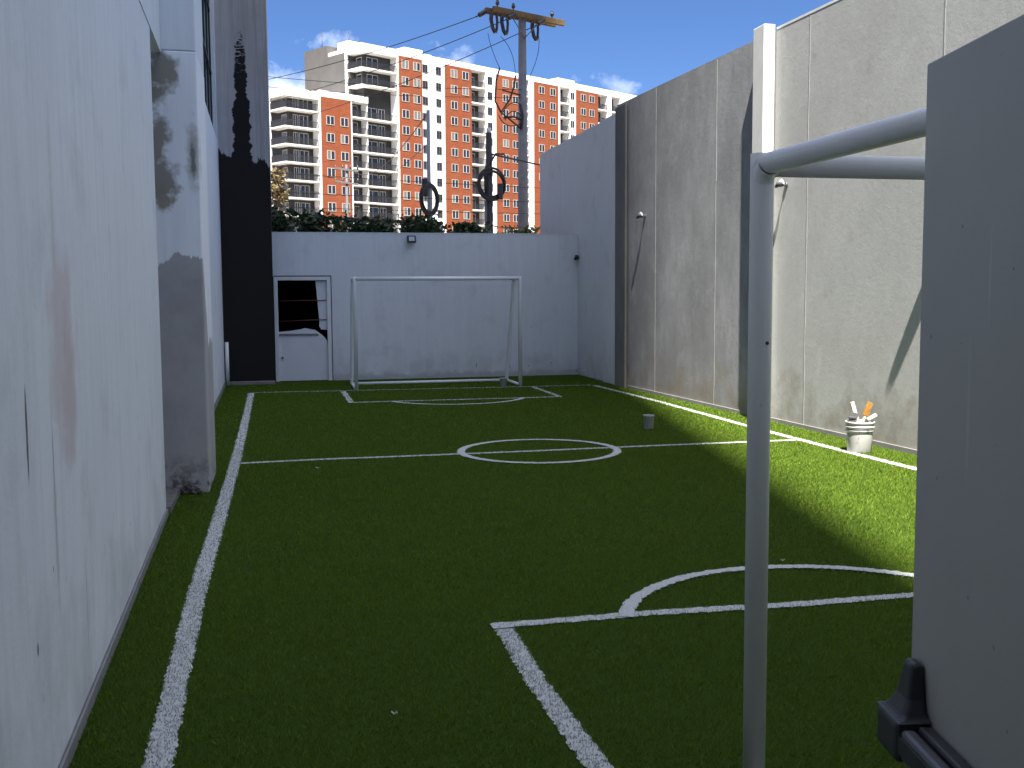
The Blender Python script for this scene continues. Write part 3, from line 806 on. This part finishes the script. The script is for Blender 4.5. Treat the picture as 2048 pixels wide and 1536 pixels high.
# tall block behind the viewer: its right-hand corner throws the shade over the pitch
hb = empty('high_rise', (-20, -22, 0))
tag(hb, 'tall white apartment tower standing behind the viewer, outside the picture', 'building')
XC, YC = 0.0, -13.0
XC = 4.78 - math.tan(R(SUN_AZ)) * (10.6 - YC)
MB().prism([(XC - 24, YC), (XC - 24, YC - 14), (XC - 9, YC - 14), (XC, YC)], 0, 136).build('wall', M['upper_white'], hb, loc=(20, 22, 0))

# ------------------------------------------------------------------ apartment block in the background
D2 = Vector((0.846, 0.5332)); D2.normalize()
OB = Vector((1.478, 167.648)) + D2 * 0.63
ap = empty('apartment_building', (OB.x, OB.y, 0), math.atan2(D2.y, D2.x))
tag(ap, 'long white and orange brick apartment block with stacked balconies behind the back wall', 'building')
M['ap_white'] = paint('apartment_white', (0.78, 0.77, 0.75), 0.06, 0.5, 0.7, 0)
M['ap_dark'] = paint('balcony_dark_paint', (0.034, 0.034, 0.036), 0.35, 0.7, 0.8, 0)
M['ap_grey'] = paint('apartment_grey_concrete', (0.085, 0.081, 0.077), 0.25, 0.35, 0.9, 0)
m = Mat('orange_brick', (0.50, 0.155, 0.055), 0.85, 0.2)
bt = m.n.new('ShaderNodeTexBrick'); bt.inputs['Scale'].default_value = 1.0
bt.inputs['Brick Width'].default_value = 0.8; bt.inputs['Row Height'].default_value = 0.3; bt.inputs['Mortar Size'].default_value = 0.03
bt.inputs['Color1'].default_value = (0.22, 0.056, 0.022, 1); bt.inputs['Color2'].default_value = (0.165, 0.042, 0.018, 1); bt.inputs['Mortar'].default_value = (0.20, 0.075, 0.04, 1)
cx = m.n.new('ShaderNodeCombineXYZ'); xx = m.xyz(); m.l.new(xx[0], cx.inputs[0]); m.l.new(xx[2], cx.inputs[1])
m.l.new(cx.outputs[0], bt.inputs['Vector']); m.col = bt.outputs['Color']
m.over(m.ramp(m.noise(0.45, det=6), 0.4, 0.7, 0, 0.6), (0.17, 0.044, 0.018))
M['brick'] = m.m
M['win_frame'] = paint('cream_window_frame', (0.40, 0.385, 0.36), 0.1, 2, 0.6, 0)
M['rail'] = paint('dark_railing', (0.025, 0.025, 0.028), 0.1, 2, 0.4, 0)
M['pane'] = paint('window_pane', (0.022, 0.024, 0.03), 0.3, 0.5, 0.1, 0, spec=0.6)
M['curtain'] = paint('net_curtain', (0.13, 0.13, 0.125), 0.2, 1.5, 0.9, 0)

ROOF, WROOF = 41.9, 33.1
PITCH = 2.70
FL = [38.1 - PITCH * k for k in range(0, 12)]     # slab tops down to about 8.4 m
P_ = lambda mb, nm, mt: mb.build(nm, M[mt], ap)
# bodies
for s, y, h_ in ((17.5, 7.2, 3.4), (19.5, 7.8, 2.6), (15.5, 12, 3.6)):
    q = MB(); q.tube([(s, y, ROOF - 0.3), (s, y, ROOF + h_)], 0.05, 6); P_(q, 'antenna', 'rail')
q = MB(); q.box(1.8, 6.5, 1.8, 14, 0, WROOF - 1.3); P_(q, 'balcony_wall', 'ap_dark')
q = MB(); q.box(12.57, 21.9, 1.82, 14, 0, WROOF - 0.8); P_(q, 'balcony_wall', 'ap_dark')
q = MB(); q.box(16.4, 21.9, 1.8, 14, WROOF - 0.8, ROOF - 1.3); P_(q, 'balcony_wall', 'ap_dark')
q = MB(); q.box(0.0, 6.5, 0.0, 14, WROOF - 1.29, WROOF); q.box(6.5, 15.9, 0.02, 14, WROOF - 0.72, WROOF + 0.28); P_(q, 'wing_roof', 'ap_white')
q = MB(); q.box(14.57, 22.3, 0.0, 4.4, ROOF - 1.29, ROOF); q.box(22.3, 61.3, 0.0, 16, ROOF - 0.9, ROOF); q.box(61.3, 66, 0.0, 16, ROOF - 0.9, ROOF + 0.7); q.box(66, 96, 0.0, 16, ROOF - 0.9, ROOF + 0.25)
q.box(14.9, 22.3, 4.4, 16, ROOF - 0.9, ROOF - 0.2); P_(q, 'roof', 'ap_white')
q = MB(); q.box(14.6, 22.3, 4.4, 9.5, 20, ROOF - 0.9); q.box(14.6, 22.3, 9.5, 16.0, 20, ROOF + 1.0); P_(q, 'stair_core', 'ap_grey')
for a in [(16.5, 21, 6, 9, ROOF - 0.2, ROOF + 1.6), (26, 30, 3, 7, ROOF, ROOF + 1.5), (30.5, 32, 3, 5, ROOF, ROOF + 1.0)]:
    q = MB(); q.box(*a); P_(q, 'roof_hut', 'ap_white')
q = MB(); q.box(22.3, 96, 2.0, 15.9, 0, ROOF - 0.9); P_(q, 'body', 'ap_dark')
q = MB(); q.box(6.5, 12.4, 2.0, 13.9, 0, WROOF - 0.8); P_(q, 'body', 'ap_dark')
# white bays and edges
for s0, s1 in [(22.02, 22.3), (27.3, 32.42), (42.2, 44.75), (53.3, 54.6), (61.25, 61.85), (64.7, 66.4), (76.0, 77.2), (80.0, 96)]:
    q = MB(); q.box(s0, s1, 0.0, 2.0, 0, ROOF - 0.905); P_(q, 'white_bay', 'ap_white')
q = MB(); q.box(6.3, 6.6, 0.0, 2.0, 0, WROOF - 0.73); P_(q, 'white_edge', 'ap_white')
q = MB(); q.box(12.3, 12.6, 0.0, 2.0, 0, WROOF - 0.73); P_(q, 'white_edge', 'ap_white')
q = MB(); q.box(14.58, 14.95, 4.0, 4.39, WROOF, ROOF - 1.3); q.box(14.58, 14.8, 1.4, 4.0, WROOF + 0.0, WROOF + 0.1); P_(q, 'white_edge', 'ap_white')
q = MB(); q.box(0.0, 0.25, 4.2, 4.6, 0, WROOF - 1.3); P_(q, 'white_edge', 'ap_white')
q = MB(); q.box(15.75, 15.87, 0.15, 1.8, 0, WROOF - 0.8); P_(q, 'balcony_divider', 'ap_white')
# brick panels
BR = [(6.6, 12.3, WROOF - 0.725), (22.3, 27.3, ROOF - 0.95), (32.42, 38.65, ROOF - 0.95), (44.75, 51.3, ROOF - 0.95), (54.6, 61.25, ROOF - 0.95), (66.4, 72.95, ROOF - 0.95)]
for s0, s1, zt in BR:
    q = MB(); q.box(s0, s1, -0.10, 2.0, 0, zt); P_(q, 'brick_panel', 'brick')
# windows: white frame with a centre mullion, two dark panes as its child
def win_mesh(w_, h_, rim, mull):
    f = MB(); p = MB()
    f.box(0, w_, -0.06, 0.0, 0, rim); f.box(0, w_, -0.06, 0, h_ - rim, h_)
    f.box(0, rim, -0.06, 0, rim, h_ - rim); f.box(w_ - rim, w_, -0.06, 0, rim, h_ - rim)
    f.box(w_ / 2 - mull / 2, w_ / 2 + mull / 2, -0.06, 0, rim, h_ - rim)
    p.box(rim, w_ / 2 - mull / 2, -0.03, -0.005, rim, h_ - rim); p.box(w_ / 2 + mull / 2, w_ - rim, -0.03, -0.005, rim, h_ - rim)
    return f, p
fA, pA = win_mesh(1.5, 1.4, 0.08, 0.13)
fB, pB = win_mesh(1.15, 1.35, 0.05, 0.08)
protoA = fA.build('window', M['win_frame'], ap); paneA = pA.build('pane', M['pane'], protoA)
protoB = fB.build('window', M['ap_grey'], ap); paneB = pB.build('pane', M['pane'], protoB)
slots = []
for (s_list, wing, y, kind) in [((8.3, 11.0), True, -0.101, 'A'), ((23.6, 26.1), False, -0.101, 'A'), ((28.0, 31.0), False, -0.001, 'B'),
                                ((34.5, 37.2), False, -0.101, 'A'), ((43.2,), False, -0.001, 'B'), ((47.1, 49.6), False, -0.101, 'A'),
                                ((56.6, 59.7), False, -0.101, 'A'), ((65.4,), False, -0.001, 'B'), ((68.5, 71.0), False, -0.101, 'A')]:
    for s in s_list:
        for z in FL:
            if wing and z > WROOF - 4: continue
            if z + 0.85 < 11.2: continue
            if s > 54 and z < 21: continue
            slots.append((s, y, z + 0.85, kind))
nA = nB = 0
slots.sort(key=lambda t_: t_[0])
main, rest = slots[:100], slots[100:]
used = set()
fA2, pA2 = win_mesh(1.5, 1.4, 0.08, 0.13)
pA2.m = [1] * 6 + [0] * 6
pv = pA2.build('pane', [M['pane'], M['curtain']], protoA); pvm = pv.data
pA2.m = [1] * 12
pv2 = pA2.build('pane', [M['pane'], M['curtain']], protoA); pvm2 = pv2.data
bpy.data.objects.remove(pv); bpy.data.objects.remove(pv2)
for s, y, z, kd in main:
    pr, pn = (protoA, paneA) if kd == 'A' else (protoB, paneB)
    wid = 1.5 if kd == 'A' else 1.15
    if kd not in used:
        used.add(kd); pr.location = (s - wid / 2, y, z)
    else:
        o = share(pr, 'window', ap, (s - wid / 2, y, z)); pc = share(pn, 'pane', o, (0, 0, 0))
        if kd == 'A' and random.random() < 0.4: pc.data = pvm if random.random() < 0.7 else pvm2
q = MB(); qp = MB()
for s, y, z, kd in rest:
    f, p = (fA, pA) if kd == 'A' else (fB, pB)
    wid = 1.5 if kd == 'A' else 1.15
    q.add([(v[0] + s - wid / 2, v[1] + y, v[2] + z) for v in f.v], f.f, 0)
    q.add([(v[0] + s - wid / 2, v[1] + y, v[2] + z) for v in p.v], p.f, 1)
if rest:
    o = q.build('distant_windows', [M['win_frame'], M['pane']], ap); o['kind'] = 'stuff'
# balconies: slab > railing, glass door
def rail_bars(mb, a, b, z0, h_=1.0):
    a, b = Vector((*a, 0)), Vector((*b, 0)); d = b - a; L_ = d.length; d.normalize(); n = Vector((-d.y, d.x, 0)) * 0.02
    for z in (z0 + 0.08, z0 + h_):
        v = [a - n, b - n, b + n, a + n]
        mb.add([(p.x, p.y, z) for p in v] + [(p.x, p.y, z + 0.06) for p in v], [(3, 2, 1, 0), (4, 5, 6, 7), (0, 1, 5, 4), (1, 2, 6, 5), (2, 3, 7, 6), (3, 0, 4, 7)])
    k = int(L_ / 0.13)
    for i in range(k + 1):
        p = a + d * (L_ * i / k)
        mb.box(p.x - 0.022, p.x + 0.022, p.y - 0.022, p.y + 0.022, z0 + 0.1, z0 + h_)
def glass_doors(items):
    mb = MB()
    for s0, s1, z, y in items:
        h_ = 2.1
        mb.box(s0, s1, y - 0.03, y - 0.004, z, z + h_, 1)
        mb.box(s0, s0 + 0.09, y - 0.06, y - 0.031, z, z + h_); mb.box(s1 - 0.09, s1, y - 0.06, y - 0.031, z, z + h_)
        mb.box(s0 + 0.09, s1 - 0.09, y - 0.06, y - 0.031, z + h_ - 0.09, z + h_)
        mb.box((s0 + s1) / 2 - 0.05, (s0 + s1) / 2 + 0.05, y - 0.06, y - 0.031, z, z + h_ - 0.09)
    return mb
def side_doors(items):
    mb = MB()
    for y0, y1, z, x in items:
        h_ = 2.1
        mb.box(x - 0.03, x - 0.004, y0, y1, z, z + h_, 1)
        mb.box(x - 0.06, x - 0.031, y0, y0 + 0.1, z, z + h_); mb.box(x - 0.06, x - 0.031, y1 - 0.1, y1, z, z + h_)
        mb.box(x - 0.06, x - 0.031, y0 + 0.1, y1 - 0.1, z + h_ - 0.1, z + h_)
    return mb
DM = [M['win_frame'], M['pane']]
TH = 0.21
def balcony(z, s0, s1, corner=None, doors=(), sdoors=(), div=None):
    """z = top of slab; drawn about z = 0 then moved, meshes shared per bay"""
    key = (s0, s1, corner, doors, sdoors, div)
    if key not in BAL:
        q = MB()
        q.box(s0, s1, 0.0, 1.8, -TH, 0)
        if corner: q.box(s0, s0 + 1.8, 1.8, corner, -TH, 0)
        r_ = MB(); rail_bars(r_, (s0 + 0.06, 0.07), (s1 - 0.06, 0.07), 0)
        if corner: rail_bars(r_, (s0 + 0.07, 0.12), (s0 + 0.07, corner - 0.1), 0)
        sl_ = q.build('balcony', M['ap_white'], ap); rr = r_.build('railing', M['rail'], sl_)
        gds = [glass_doors([(a, b, 0.01, yw)]).build('glass_door', DM, sl_) for a, b, yw in doors]
        gds += [side_doors([(a, b, 0.01, xw_)]).build('glass_door', DM, sl_) for a, b, xw_ in sdoors]
        BAL[key] = (sl_, rr, gds); sl_.location = (0, 0, z)
    else:
        sl_, rr, gds = BAL[key]
        o = share(sl_, 'balcony', ap, (0, 0, z)); share(rr, 'railing', o, (0, 0, 0))
        for x in gds: share(x, 'glass_door', o, (0, 0, 0))
BAL = {}
for z in FL:
    if z < 9.5: continue
    if z < WROOF - 1.5: balcony(z, 0.0, 6.29, 4.6, ((2.6, 3.5, 1.795), (3.7, 5.4, 1.795)), ((2.2, 3.6, 1.795),))
    if z < WROOF - 2: balcony(z, 12.61, 22.0, None, ((13.0, 15.0, 1.815), (16.6, 19.0, 1.815), (19.3, 20.6, 1.815)))
    elif z > WROOF: balcony(z, 14.6, 22.0, 3.99, ((17.0, 19.3, 1.795),), ((2.2, 3.6, 16.395),))
    if z > 10: balcony(z, 38.66, 42.19, None, ((39.1, 41.2, 1.995),))
    if z > 20: balcony(z, 61.86, 64.69, None, ((62.2, 64.2, 1.995),))
    if z > 12: balcony(z, 51.31, 53.29, None, ((51.6, 53.0, 1.995),))
    if z > 26: balcony(z, 72.96, 75.99, None, ((73.4, 75.4, 1.995),)); balcony(z, 77.21, 79.99, None, ((77.6, 79.4, 1.995),))

# ------------------------------------------------------------------ utility poles and wires
M['pole_grey'] = paint('concrete_pole', (0.17, 0.17, 0.185), 0.25, 4, 0.85, 0.2, 30)
M['far_pole'] = paint('far_pole_grey', (0.11, 0.11, 0.115), 0.25, 4, 0.85, 0)
M['pole_dark'] = paint('dark_wrapped_pole', (0.035, 0.034, 0.036), 0.3, 6, 0.7, 0.2, 30)
M['timber'] = paint('weathered_timber', (0.15, 0.095, 0.04), 0.4, 8, 0.85, 0.3, 40)
M['porcelain'] = paint('dark_insulator', (0.035, 0.03, 0.035), 0.2, 10, 0.3, 0)
M['wire'] = paint('black_cable', (0.02, 0.02, 0.022), 0.1, 5, 0.6, 0)
M['pole_pale'] = paint('pale_steel_pole', (0.24, 0.25, 0.27), 0.15, 4, 0.5, 0.05, 30, 0.5)

PX, PY = 9.55, 40.9
up_ = empty('utility_pole', (PX, PY, 0))
tag(up_, 'tall grey utility pole with a double timber crossarm and hanging insulators', 'pole')
MB().tube([(0, 0, 0), (0, 0, 12.35)], [0.235, 0.145], 20).build('shaft', M['pole_grey'], up_)
ad_ = Vector((0.911, 0.412, 0)); pd_ = Vector((-0.412, 0.911, 0)); adz = Vector((0.911, 0.412, 0))
def armpt(t, side, dz=0): return ad_ * t + pd_ * side + Vector((0, 0, 12.30 + dz - 0.01 * t))
for side, t0, t1 in ((-0.17, -1.50, 1.95), (0.17, -1.62, 1.78)):
    q = MB(); a, b = armpt(t0, side), armpt(t1, side)
    bar(q, a, b, 0.14, 0.215, up=(0, 0, 1)); q.build('crossarm', M['timber'], up_, bevel=0.012)
q = MB()
for s in (-1, 1):
    q.tube([armpt(0.75 * s, -0.24, -0.08), Vector((0, 0, 11.45)) + pd_ * -0.16], 0.02, 8)
q.build('brace', M['metal'], up_)
def insul(t, side, kind):
    q = MB(); c = armpt(t, side)
    if kind == 'pin':
        q.tube([c + Vector((0, 0, 0.06)), c + Vector((0, 0, 0.16)), c + Vector((0, 0, 0.2)), c + Vector((0, 0, 0.27)), c + Vector((0, 0, 0.30)), c + Vector((0, 0, 0.36))], [0.025, 0.025, 0.075, 0.075, 0.05, 0.05], 10)
    elif kind == 'string':
        d = Vector((-0.50, -0.60, -0.38)).normalized()
        pts, rs = [], []
        for i in range(9):
            pts.append(c + d * (0.1 + i * 0.075)); rs.append(0.10 if i % 2 else 0.05)
        q.tube([c, c + d * 0.1], 0.02, 8); q.tube(pts, rs, 10); q.tube([c + d * 0.7, c + d * 0.95], 0.03, 8)
    else:
        top = c + Vector((0, 0, -0.1))
        q.tube([top + Vector((-0.09, 0, 0)), top + Vector((-0.11, 0, -0.25)), top + Vector((-0.05, 0, -0.55)), top + Vector((0.06, 0, -0.72))], 0.075, 10)
        q.tube([top + Vector((0.10, 0, 0)), top + Vector((0.13, 0, -0.3)), top + Vector((0.11, 0, -0.6)), top + Vector((0.06, 0, -0.72))], 0.05, 8)
    q.build('insulator' if kind != 'cutout' else 'fuse_cutout', M['porcelain'], up_)
for t in (-1.3, -0.55, 1.35): insul(t, -0.17, 'pin')
for t, sd in ((-1.55, 0.17), (-0.42, -0.17), (1.0, -0.17)): insul(t, sd, 'string')
for t in (-1.35, -0.85, 0.62): insul(t, 0.0, 'cutout')
q = MB()
q.tube([(-0.9, -0.2, 8.6), (-1.15, -0.3, 9.0), (-1.1, -0.3, 9.8), (-0.95, -0.25, 10.25)], 0.035, 8)
q.tube([(-0.1, -0.15, 8.0), (-0.5, -0.2, 8.3), (-0.9, -0.2, 8.6), (-0.55, -0.2, 9.1), (-0.38, -0.2, 9.6), (-0.32, -0.2, 10.0)], 0.035, 8)
q.tube([(-0.1, -0.15, 8.35), (-0.4, -0.2, 8.45), (-0.8, -0.2, 8.4)], 0.04, 8)
q.tube([(-0.85, -0.2, 9.45), (-0.45, -0.2, 9.35), (-0.1, -0.1, 9.3)], 0.03, 8)
q.tube([(-0.12, -0.12, 8.9), (-0.05, -0.2, 8.5), (-0.1, -0.15, 8.0)], 0.06, 8)
q.build('cable_loop', M['wire'], up_)
q = MB()
for (a, b, c) in (((-0.95, -0.25, 10.25), (-1.3, -0.2, 11.0), (-1.35, 0, 11.6)), ((-0.32, -0.2, 10.0), (-0.35, -0.2, 11.0), (-0.85, 0, 11.5)), ((0.15, -0.15, 9.8), (0.75, -0.1, 10.9), (0.65, 0, 11.6))):
    a, b, c = Vector(a), Vector(b), Vector(c)
    q.tube([(1 - t) ** 2 * a + 2 * t * (1 - t) * b + t * t * c for t in [i / 10 for i in range(11)]], 0.012, 6)
for a, b, c in (((-0.1, -0.15, 8.2), (-0.75, -0.2, 7.9), (-1.0, -0.2, 8.5)), ((-0.9, -0.2, 8.5), (-0.5, -0.3, 9.2), (-0.1, -0.15, 8.9)), ((-0.1, -0.15, 8.5), (-0.5, -0.25, 8.9), (-0.75, -0.2, 8.3))):
    a, b, c = Vector(a), Vector(b), Vector(c)
    q.tube([(1 - t) ** 2 * a + 2 * t * (1 - t) * b + t * t * c for t in [i / 10 for i in range(11)]], 0.02, 6)
q.build('drop_wire', M['wire'], up_)

def coil(mb, c, r, thick, n, tilt, sq=1.0):
    for k in range(n):
        rr = r + random.uniform(-0.05, 0.05); dz = random.uniform(-0.05, 0.05); ph = random.uniform(-0.1, 0.1)
        pts = []
        for i in range(33):
            a = 2 * math.pi * i / 32
            p = Vector((math.cos(a) * rr * sq * math.cos(tilt + ph), math.cos(a) * rr * math.sin(tilt + ph), math.sin(a) * rr * 1.05 + dz))
            pts.append(Vector(c) + p)
        mb.tube(pts, thick, 6, cap=False)
p2 = empty('light_pole', (4.844, 33.75, 0))
tag(p2, 'slim pale steel pole with a coil of black cable left of the utility pole', 'pole')
MB().tube([(0, 0, 0), (0, 0, 5.0), (-0.02, 0, 5.02), (-0.02, 0, 7.42)], [0.105, 0.09, 0.068, 0.058], 16).build('shaft', M['pole_pale'], p2)
q = MB(); coil(q, (-0.03, -0.12, 4.62), 0.40, 0.030, 10, 0.75); q.build('cable_coil', M['wire'], p2)
MB().box(-0.27, -0.09, -0.22, -0.06, 4.72, 5.28).build('splice_box', M['black'], p2, bevel=0.03)
MB().tube([(-0.28, -0.1, 4.35), (-0.34, -0.1, 4.1), (-0.5, -0.1, 3.7)], 0.025, 6).build('cable_tail', M['wire'], p2)
p3 = empty('cable_pole', (6.685, 33.34, 0))
tag(p3, 'dark cable wrapped pole with a large round coil of black cable', 'pole')
MB().tube([(0, 0, 0), (0, 0, 6.70)], [0.135, 0.095], 14).build('shaft', M['pole_dark'], p3)
MB().tube([(-0.12, -0.02, 0), (-0.11, -0.02, 4.6)], [0.06, 0.05], 10).build('conduit', M['pole_grey'], p3)
MB().tube([(0, 0, 6.70), (0, 0, 6.86)], 0.075, 12).build('cap', M['lens'], p3)
q = MB(); coil(q, (0.05, -0.14, 5.08), 0.42, 0.024, 10, 0.12); q.build('cable_coil', M['wire'], p3)
MB().box(0.24, 0.40, -0.24, -0.1, 4.62, 5.12).build('splice_box', M['black'], p3, bevel=0.03)
q = MB(); q.tube([(0.05, -0.1, 5.4), (0.05, -0.12, 5.8), (0.2, -0.1, 6.05), (0.5, 0, 6.05)], 0.03, 8); q.tube([(-0.13, -0.05, 4.8), (-0.15, -0.05, 5.4), (-0.1, -0.05, 5.7)], 0.035, 8); q.build('cable_tail', M['wire'], p3)

fpole = empty('distribution_pole', (-1.3, 84.0, 0))
FPX = 1.04 * 0 + (692 - 551) / 2120 * 84 * 1.0
fpole.location = (FPX, 84.0, 0)
tag(fpole, 'distant small grey power pole with two crossarms in front of the orange brick', 'pole')
MB().tube([(0, 0, 0), (0, 0, 11.6)], [0.13, 0.09], 10).build('shaft', M['far_pole'], fpole)
for z in (11.2, 10.2):
    q = MB(); bar(q, (-0.9, -0.12, z + 0.12), (0.9, -0.12, z - 0.12), 0.12, 0.14, up=(0, 0, 1)); q.build('crossarm', M['far_pole'], fpole)
q = MB()
for x in (-0.85, -0.3, 0.3, 0.85):
    for z in (11.2, 10.2): q.tube([(x, -0.12, z), (x, -0.12, z + 0.35)], 0.06, 8)
q.build('insulators', M['porcelain'], fpole)

def wire(a, b, sag, label, r=0.012, group='overhead wires'):
    a, b = Vector(a), Vector(b); q = MB()
    pts = []
    for i in range(25):
        t = i / 24; p = a.lerp(b, t); p.z -= sag * 4 * t * (1 - t); pts.append(p)
    q.tube(pts, r, 6)
    return tag(q.build('overhead_wire', M['wire']), label, 'wire', group)
base = Vector((PX, PY, 0))
wire((-6.0, 46.0, 11.2), (PX - 0.1, PY - 0.15, 9.5), 0.30, 'upper thin cable running left from the middle of the utility pole', 0.011)
wire((-6.0, 46.3, 10.8), (PX - 0.1, PY - 0.15, 9.2), 0.30, 'lower thin cable running left from the middle of the utility pole', 0.011)
dS = Vector((-0.50, -0.60, -0.38)).normalized()
e1 = base + armpt(-1.55, 0.17) + dS * 0.95; e2 = base + armpt(-0.42, -0.17) + dS * 0.95; e3 = base + armpt(1.0, -0.17) + dS * 0.95
wire(e1, (-5.0, 60.0, 12.3), 0.45, 'power line leaving the left end of the timber crossarm', 0.016)
wire(e2, (-3.6, 60.3, 11.3), 0.45, 'power line leaving the middle of the timber crossarm', 0.016)
wire(e3, (-2.2, 60.6, 10.3), 0.45, 'power line leaving the right side of the timber crossarm', 0.016)
wire((4.82, 33.75, 7.35), (FPX + 0.6, 84, 11.1), 0.9, 'service wire from the slim pale pole to the distant power pole', 0.016)
wire((4.82, 33.75, 6.4), (FPX - 0.6, 84, 10.3), 0.9, 'lower service wire from the slim pale pole towards the distant pole', 0.010)
wire((6.75, 33.34, 6.05), (18.0, 44, 6.0), 0.1, 'thick black cable from the dark wrapped pole past the utility pole', 0.03)
for i, (z0, z1, lab) in enumerate([(5.30, 5.15, 'topmost thin telephone line crossing in front of the flats'), (4.72, 4.75, 'second thin telephone line crossing in front of the flats'), (4.28, 4.4, 'third thin telephone line crossing in front of the flats'), (3.86, 3.93, 'lowest thin telephone line just above the hedge')]):
    wire((-4.0, 31.0 + i * 0.1, z0), (14.0, 36.0 + i * 0.1, z1), 0.08, lab, 0.009)

# ------------------------------------------------------------------ hedge plants behind the back wall
def leaf_mat(name, a, b):
    m = Mat(name, a, 0.6, 0.3)
    m.over(m.ramp(m.noise(2.2, det=4), 0.4, 0.65), b)
    tr = m.n.new('ShaderNodeBsdfTranslucent'); m.l.new(m.col, tr.inputs['Color'])
    mx = m.n.new('ShaderNodeMixShader'); mx.inputs[0].default_value = 0.25
    m.l.new(m.b.outputs[0], mx.inputs[1]); m.l.new(tr.outputs[0], mx.inputs[2])
    m.l.new(mx.outputs[0], m.n['Material Output'].inputs['Surface'])
    return m.m
M['leaf_dark'] = leaf_mat('dark_leaves', (0.022, 0.04, 0.014), (0.04, 0.06, 0.018))
M['leaf_mid'] = leaf_mat('mid_leaves', (0.055, 0.085, 0.022), (0.10, 0.11, 0.03))
M['leaf_dry'] = leaf_mat('dry_leaves', (0.19, 0.135, 0.065), (0.13, 0.11, 0.055))
M['bark'] = paint('bark', (0.075, 0.055, 0.035), 0.4, 12, 0.9, 0.5, 30)
def shrub(loc, size, n, mat, label, cat='shrub', name='shrub', ls=0.07, trunk=1.2, group=None, lump=9):
    e = empty(name, loc); tag(e, label, cat, group)
    sx_, sy_, sz_ = size
    t = MB()
    t.tube([(0, 0, 0), (0.03, 0.02, trunk * 0.6), (0.0, 0.05, trunk + sz_ * 0.3)], [0.06, 0.05, 0.03], 8)
    cs = []
    for k in range(lump):
        c = Vector((random.uniform(-1, 1) * sx_ * 0.75, random.uniform(-1, 1) * sy_ * 0.7, trunk + sz_ * random.uniform(0.15, 0.85)))
        cs.append((c, random.uniform(0.25, 0.55) * min(sx_, sz_)))
        t.tube([(0, 0, trunk * 0.7), c], [0.03, 0.012], 6)
    t.build('trunk', M['bark'], e)
    v = []; f = []
    for k in range(n):
        if random.random() < 0.72:
            c, r_ = random.choice(cs); d = Vector((random.gauss(0, 1), random.gauss(0, 1), random.gauss(0, 1))).normalized()
            p = c + d * r_ * random.random() ** 0.4
        else:
            p = Vector((random.uniform(-1, 1) * sx_, random.uniform(-1, 1) * sy_, trunk + sz_ * random.random() ** 1.6))
        s = ls * random.uniform(0.6, 1.5)
        a = Vector((random.gauss(0, 1), random.gauss(0, 1), random.gauss(0, 0.7))).normalized(); b = a.orthogonal().normalized()
        b.rotate(Matrix.Rotation(random.random() * 6.28, 3, a))
        i = len(v); v += [p - a * s, p + b * s * 0.5, p + a * s, p - b * s * 0.5]; f.append((i, i + 1, i + 2, i + 3))
    MB().add(v, f).build('crown', M[mat], e)
    return e
gq = 'hedge plants behind the back wall'
shrub((0.15, 25.0, 0), (1.1, 0.7, 1.60), 7000, 'leaf_dark', 'dark hedge shrub beside the tower behind the back wall', group=gq, trunk=2.0)
shrub((1.5, 25.4, 0), (1.0, 0.7, 1.48), 6500, 'leaf_dark', 'dark hedge shrub left of the slim pale pole, behind the doorway', group=gq, trunk=2.0)
shrub((2.75, 25.2, 0), (1.0, 0.7, 1.42), 6500, 'leaf_dark', 'dark hedge shrub directly behind the flood light', group=gq, trunk=2.0)
shrub((3.5, 26.2, 0), (0.55, 0.5, 1.65), 900, 'leaf_dark', 'thin twiggy shrub just left of the slim pale pole', group=gq, trunk=2.0)
shrub((4.45, 26.0, 0), (0.85, 0.6, 1.40), 4000, 'leaf_dark', 'dark hedge shrub just right of the slim pale pole', group=gq, trunk=2.0)
shrub((5.1, 28.0, 0), (0.45, 0.6, 1.5), 1100, 'leaf_mid', 'olive green shrub left of the dark wrapped pole', group=gq, trunk=2.0)
shrub((6.3, 27.5, 0), (0.50, 0.6, 1.45), 1300, 'leaf_mid', 'light green shrub right of the dark wrapped pole', group=gq, trunk=2.0)
shrub((2.0, 29.5, 0), (0.5, 0.6, 2.0), 800, 'leaf_mid', 'olive shrub in the gap above the dark hedge', group=gq, trunk=2.0)
shrub((-0.25, 75.0, 0), (1.3, 1.2, 4.4), 1500, 'leaf_dry', 'tall dry tan tree beside the black tower in front of the flats', 'tree', 'dry_tree', ls=0.17, trunk=6.0, lump=12)
q = MB().box(-0.5, 3.2, 33.0, 33.2, 0, 3.62); 
tag(q.build('boundary_wall', M['ap_white']), 'strip of white boundary wall half hidden behind the hedge', 'wall')
q = MB(); q.tube([(0.9, 30.5, 3.82), (4.9, 31.5, 3.75)], 0.05, 8)
tag(q.build('rusty_pipe', M['bark']), 'long rusty brown pipe rail running behind the hedge', 'pipe')

# ------------------------------------------------------------------ litter on the turf
for (x, y, sc_, lab) in [(-0.93, 5.8, 0.012, 'tiny white paper scrap on the turf outside the left touchline'), (3.05, 5.98, 0.014, 'tiny pale scrap lying just beyond the near penalty arc'), (0.42, 4.12, 0.014, 'curled pale scrap on the dark turf at the bottom of the view'), (0.35, 10.3, 0.02, 'tiny white scrap on the turf just before the halfway line')]:
    q = MB(); n_ = 6
    v = []
    for i in range(n_ + 1):
        a = i / n_ * 2.2
        for k in (-1, 1): v.append((math.cos(a) * sc_ * (1 + 0.2 * random.random()), math.sin(a) * sc_ + k * sc_ * 0.25, 0.022 + 0.35 * sc_ * math.sin(i * 1.3) + k * 0.003))
    q.add(v, [(2 * i, 2 * i + 1, 2 * i + 3, 2 * i + 2) for i in range(n_)])
    tag(q.build('paper_scrap', M['stick'], loc=(x, y, 0)), lab, 'scrap', 'litter on the pitch')
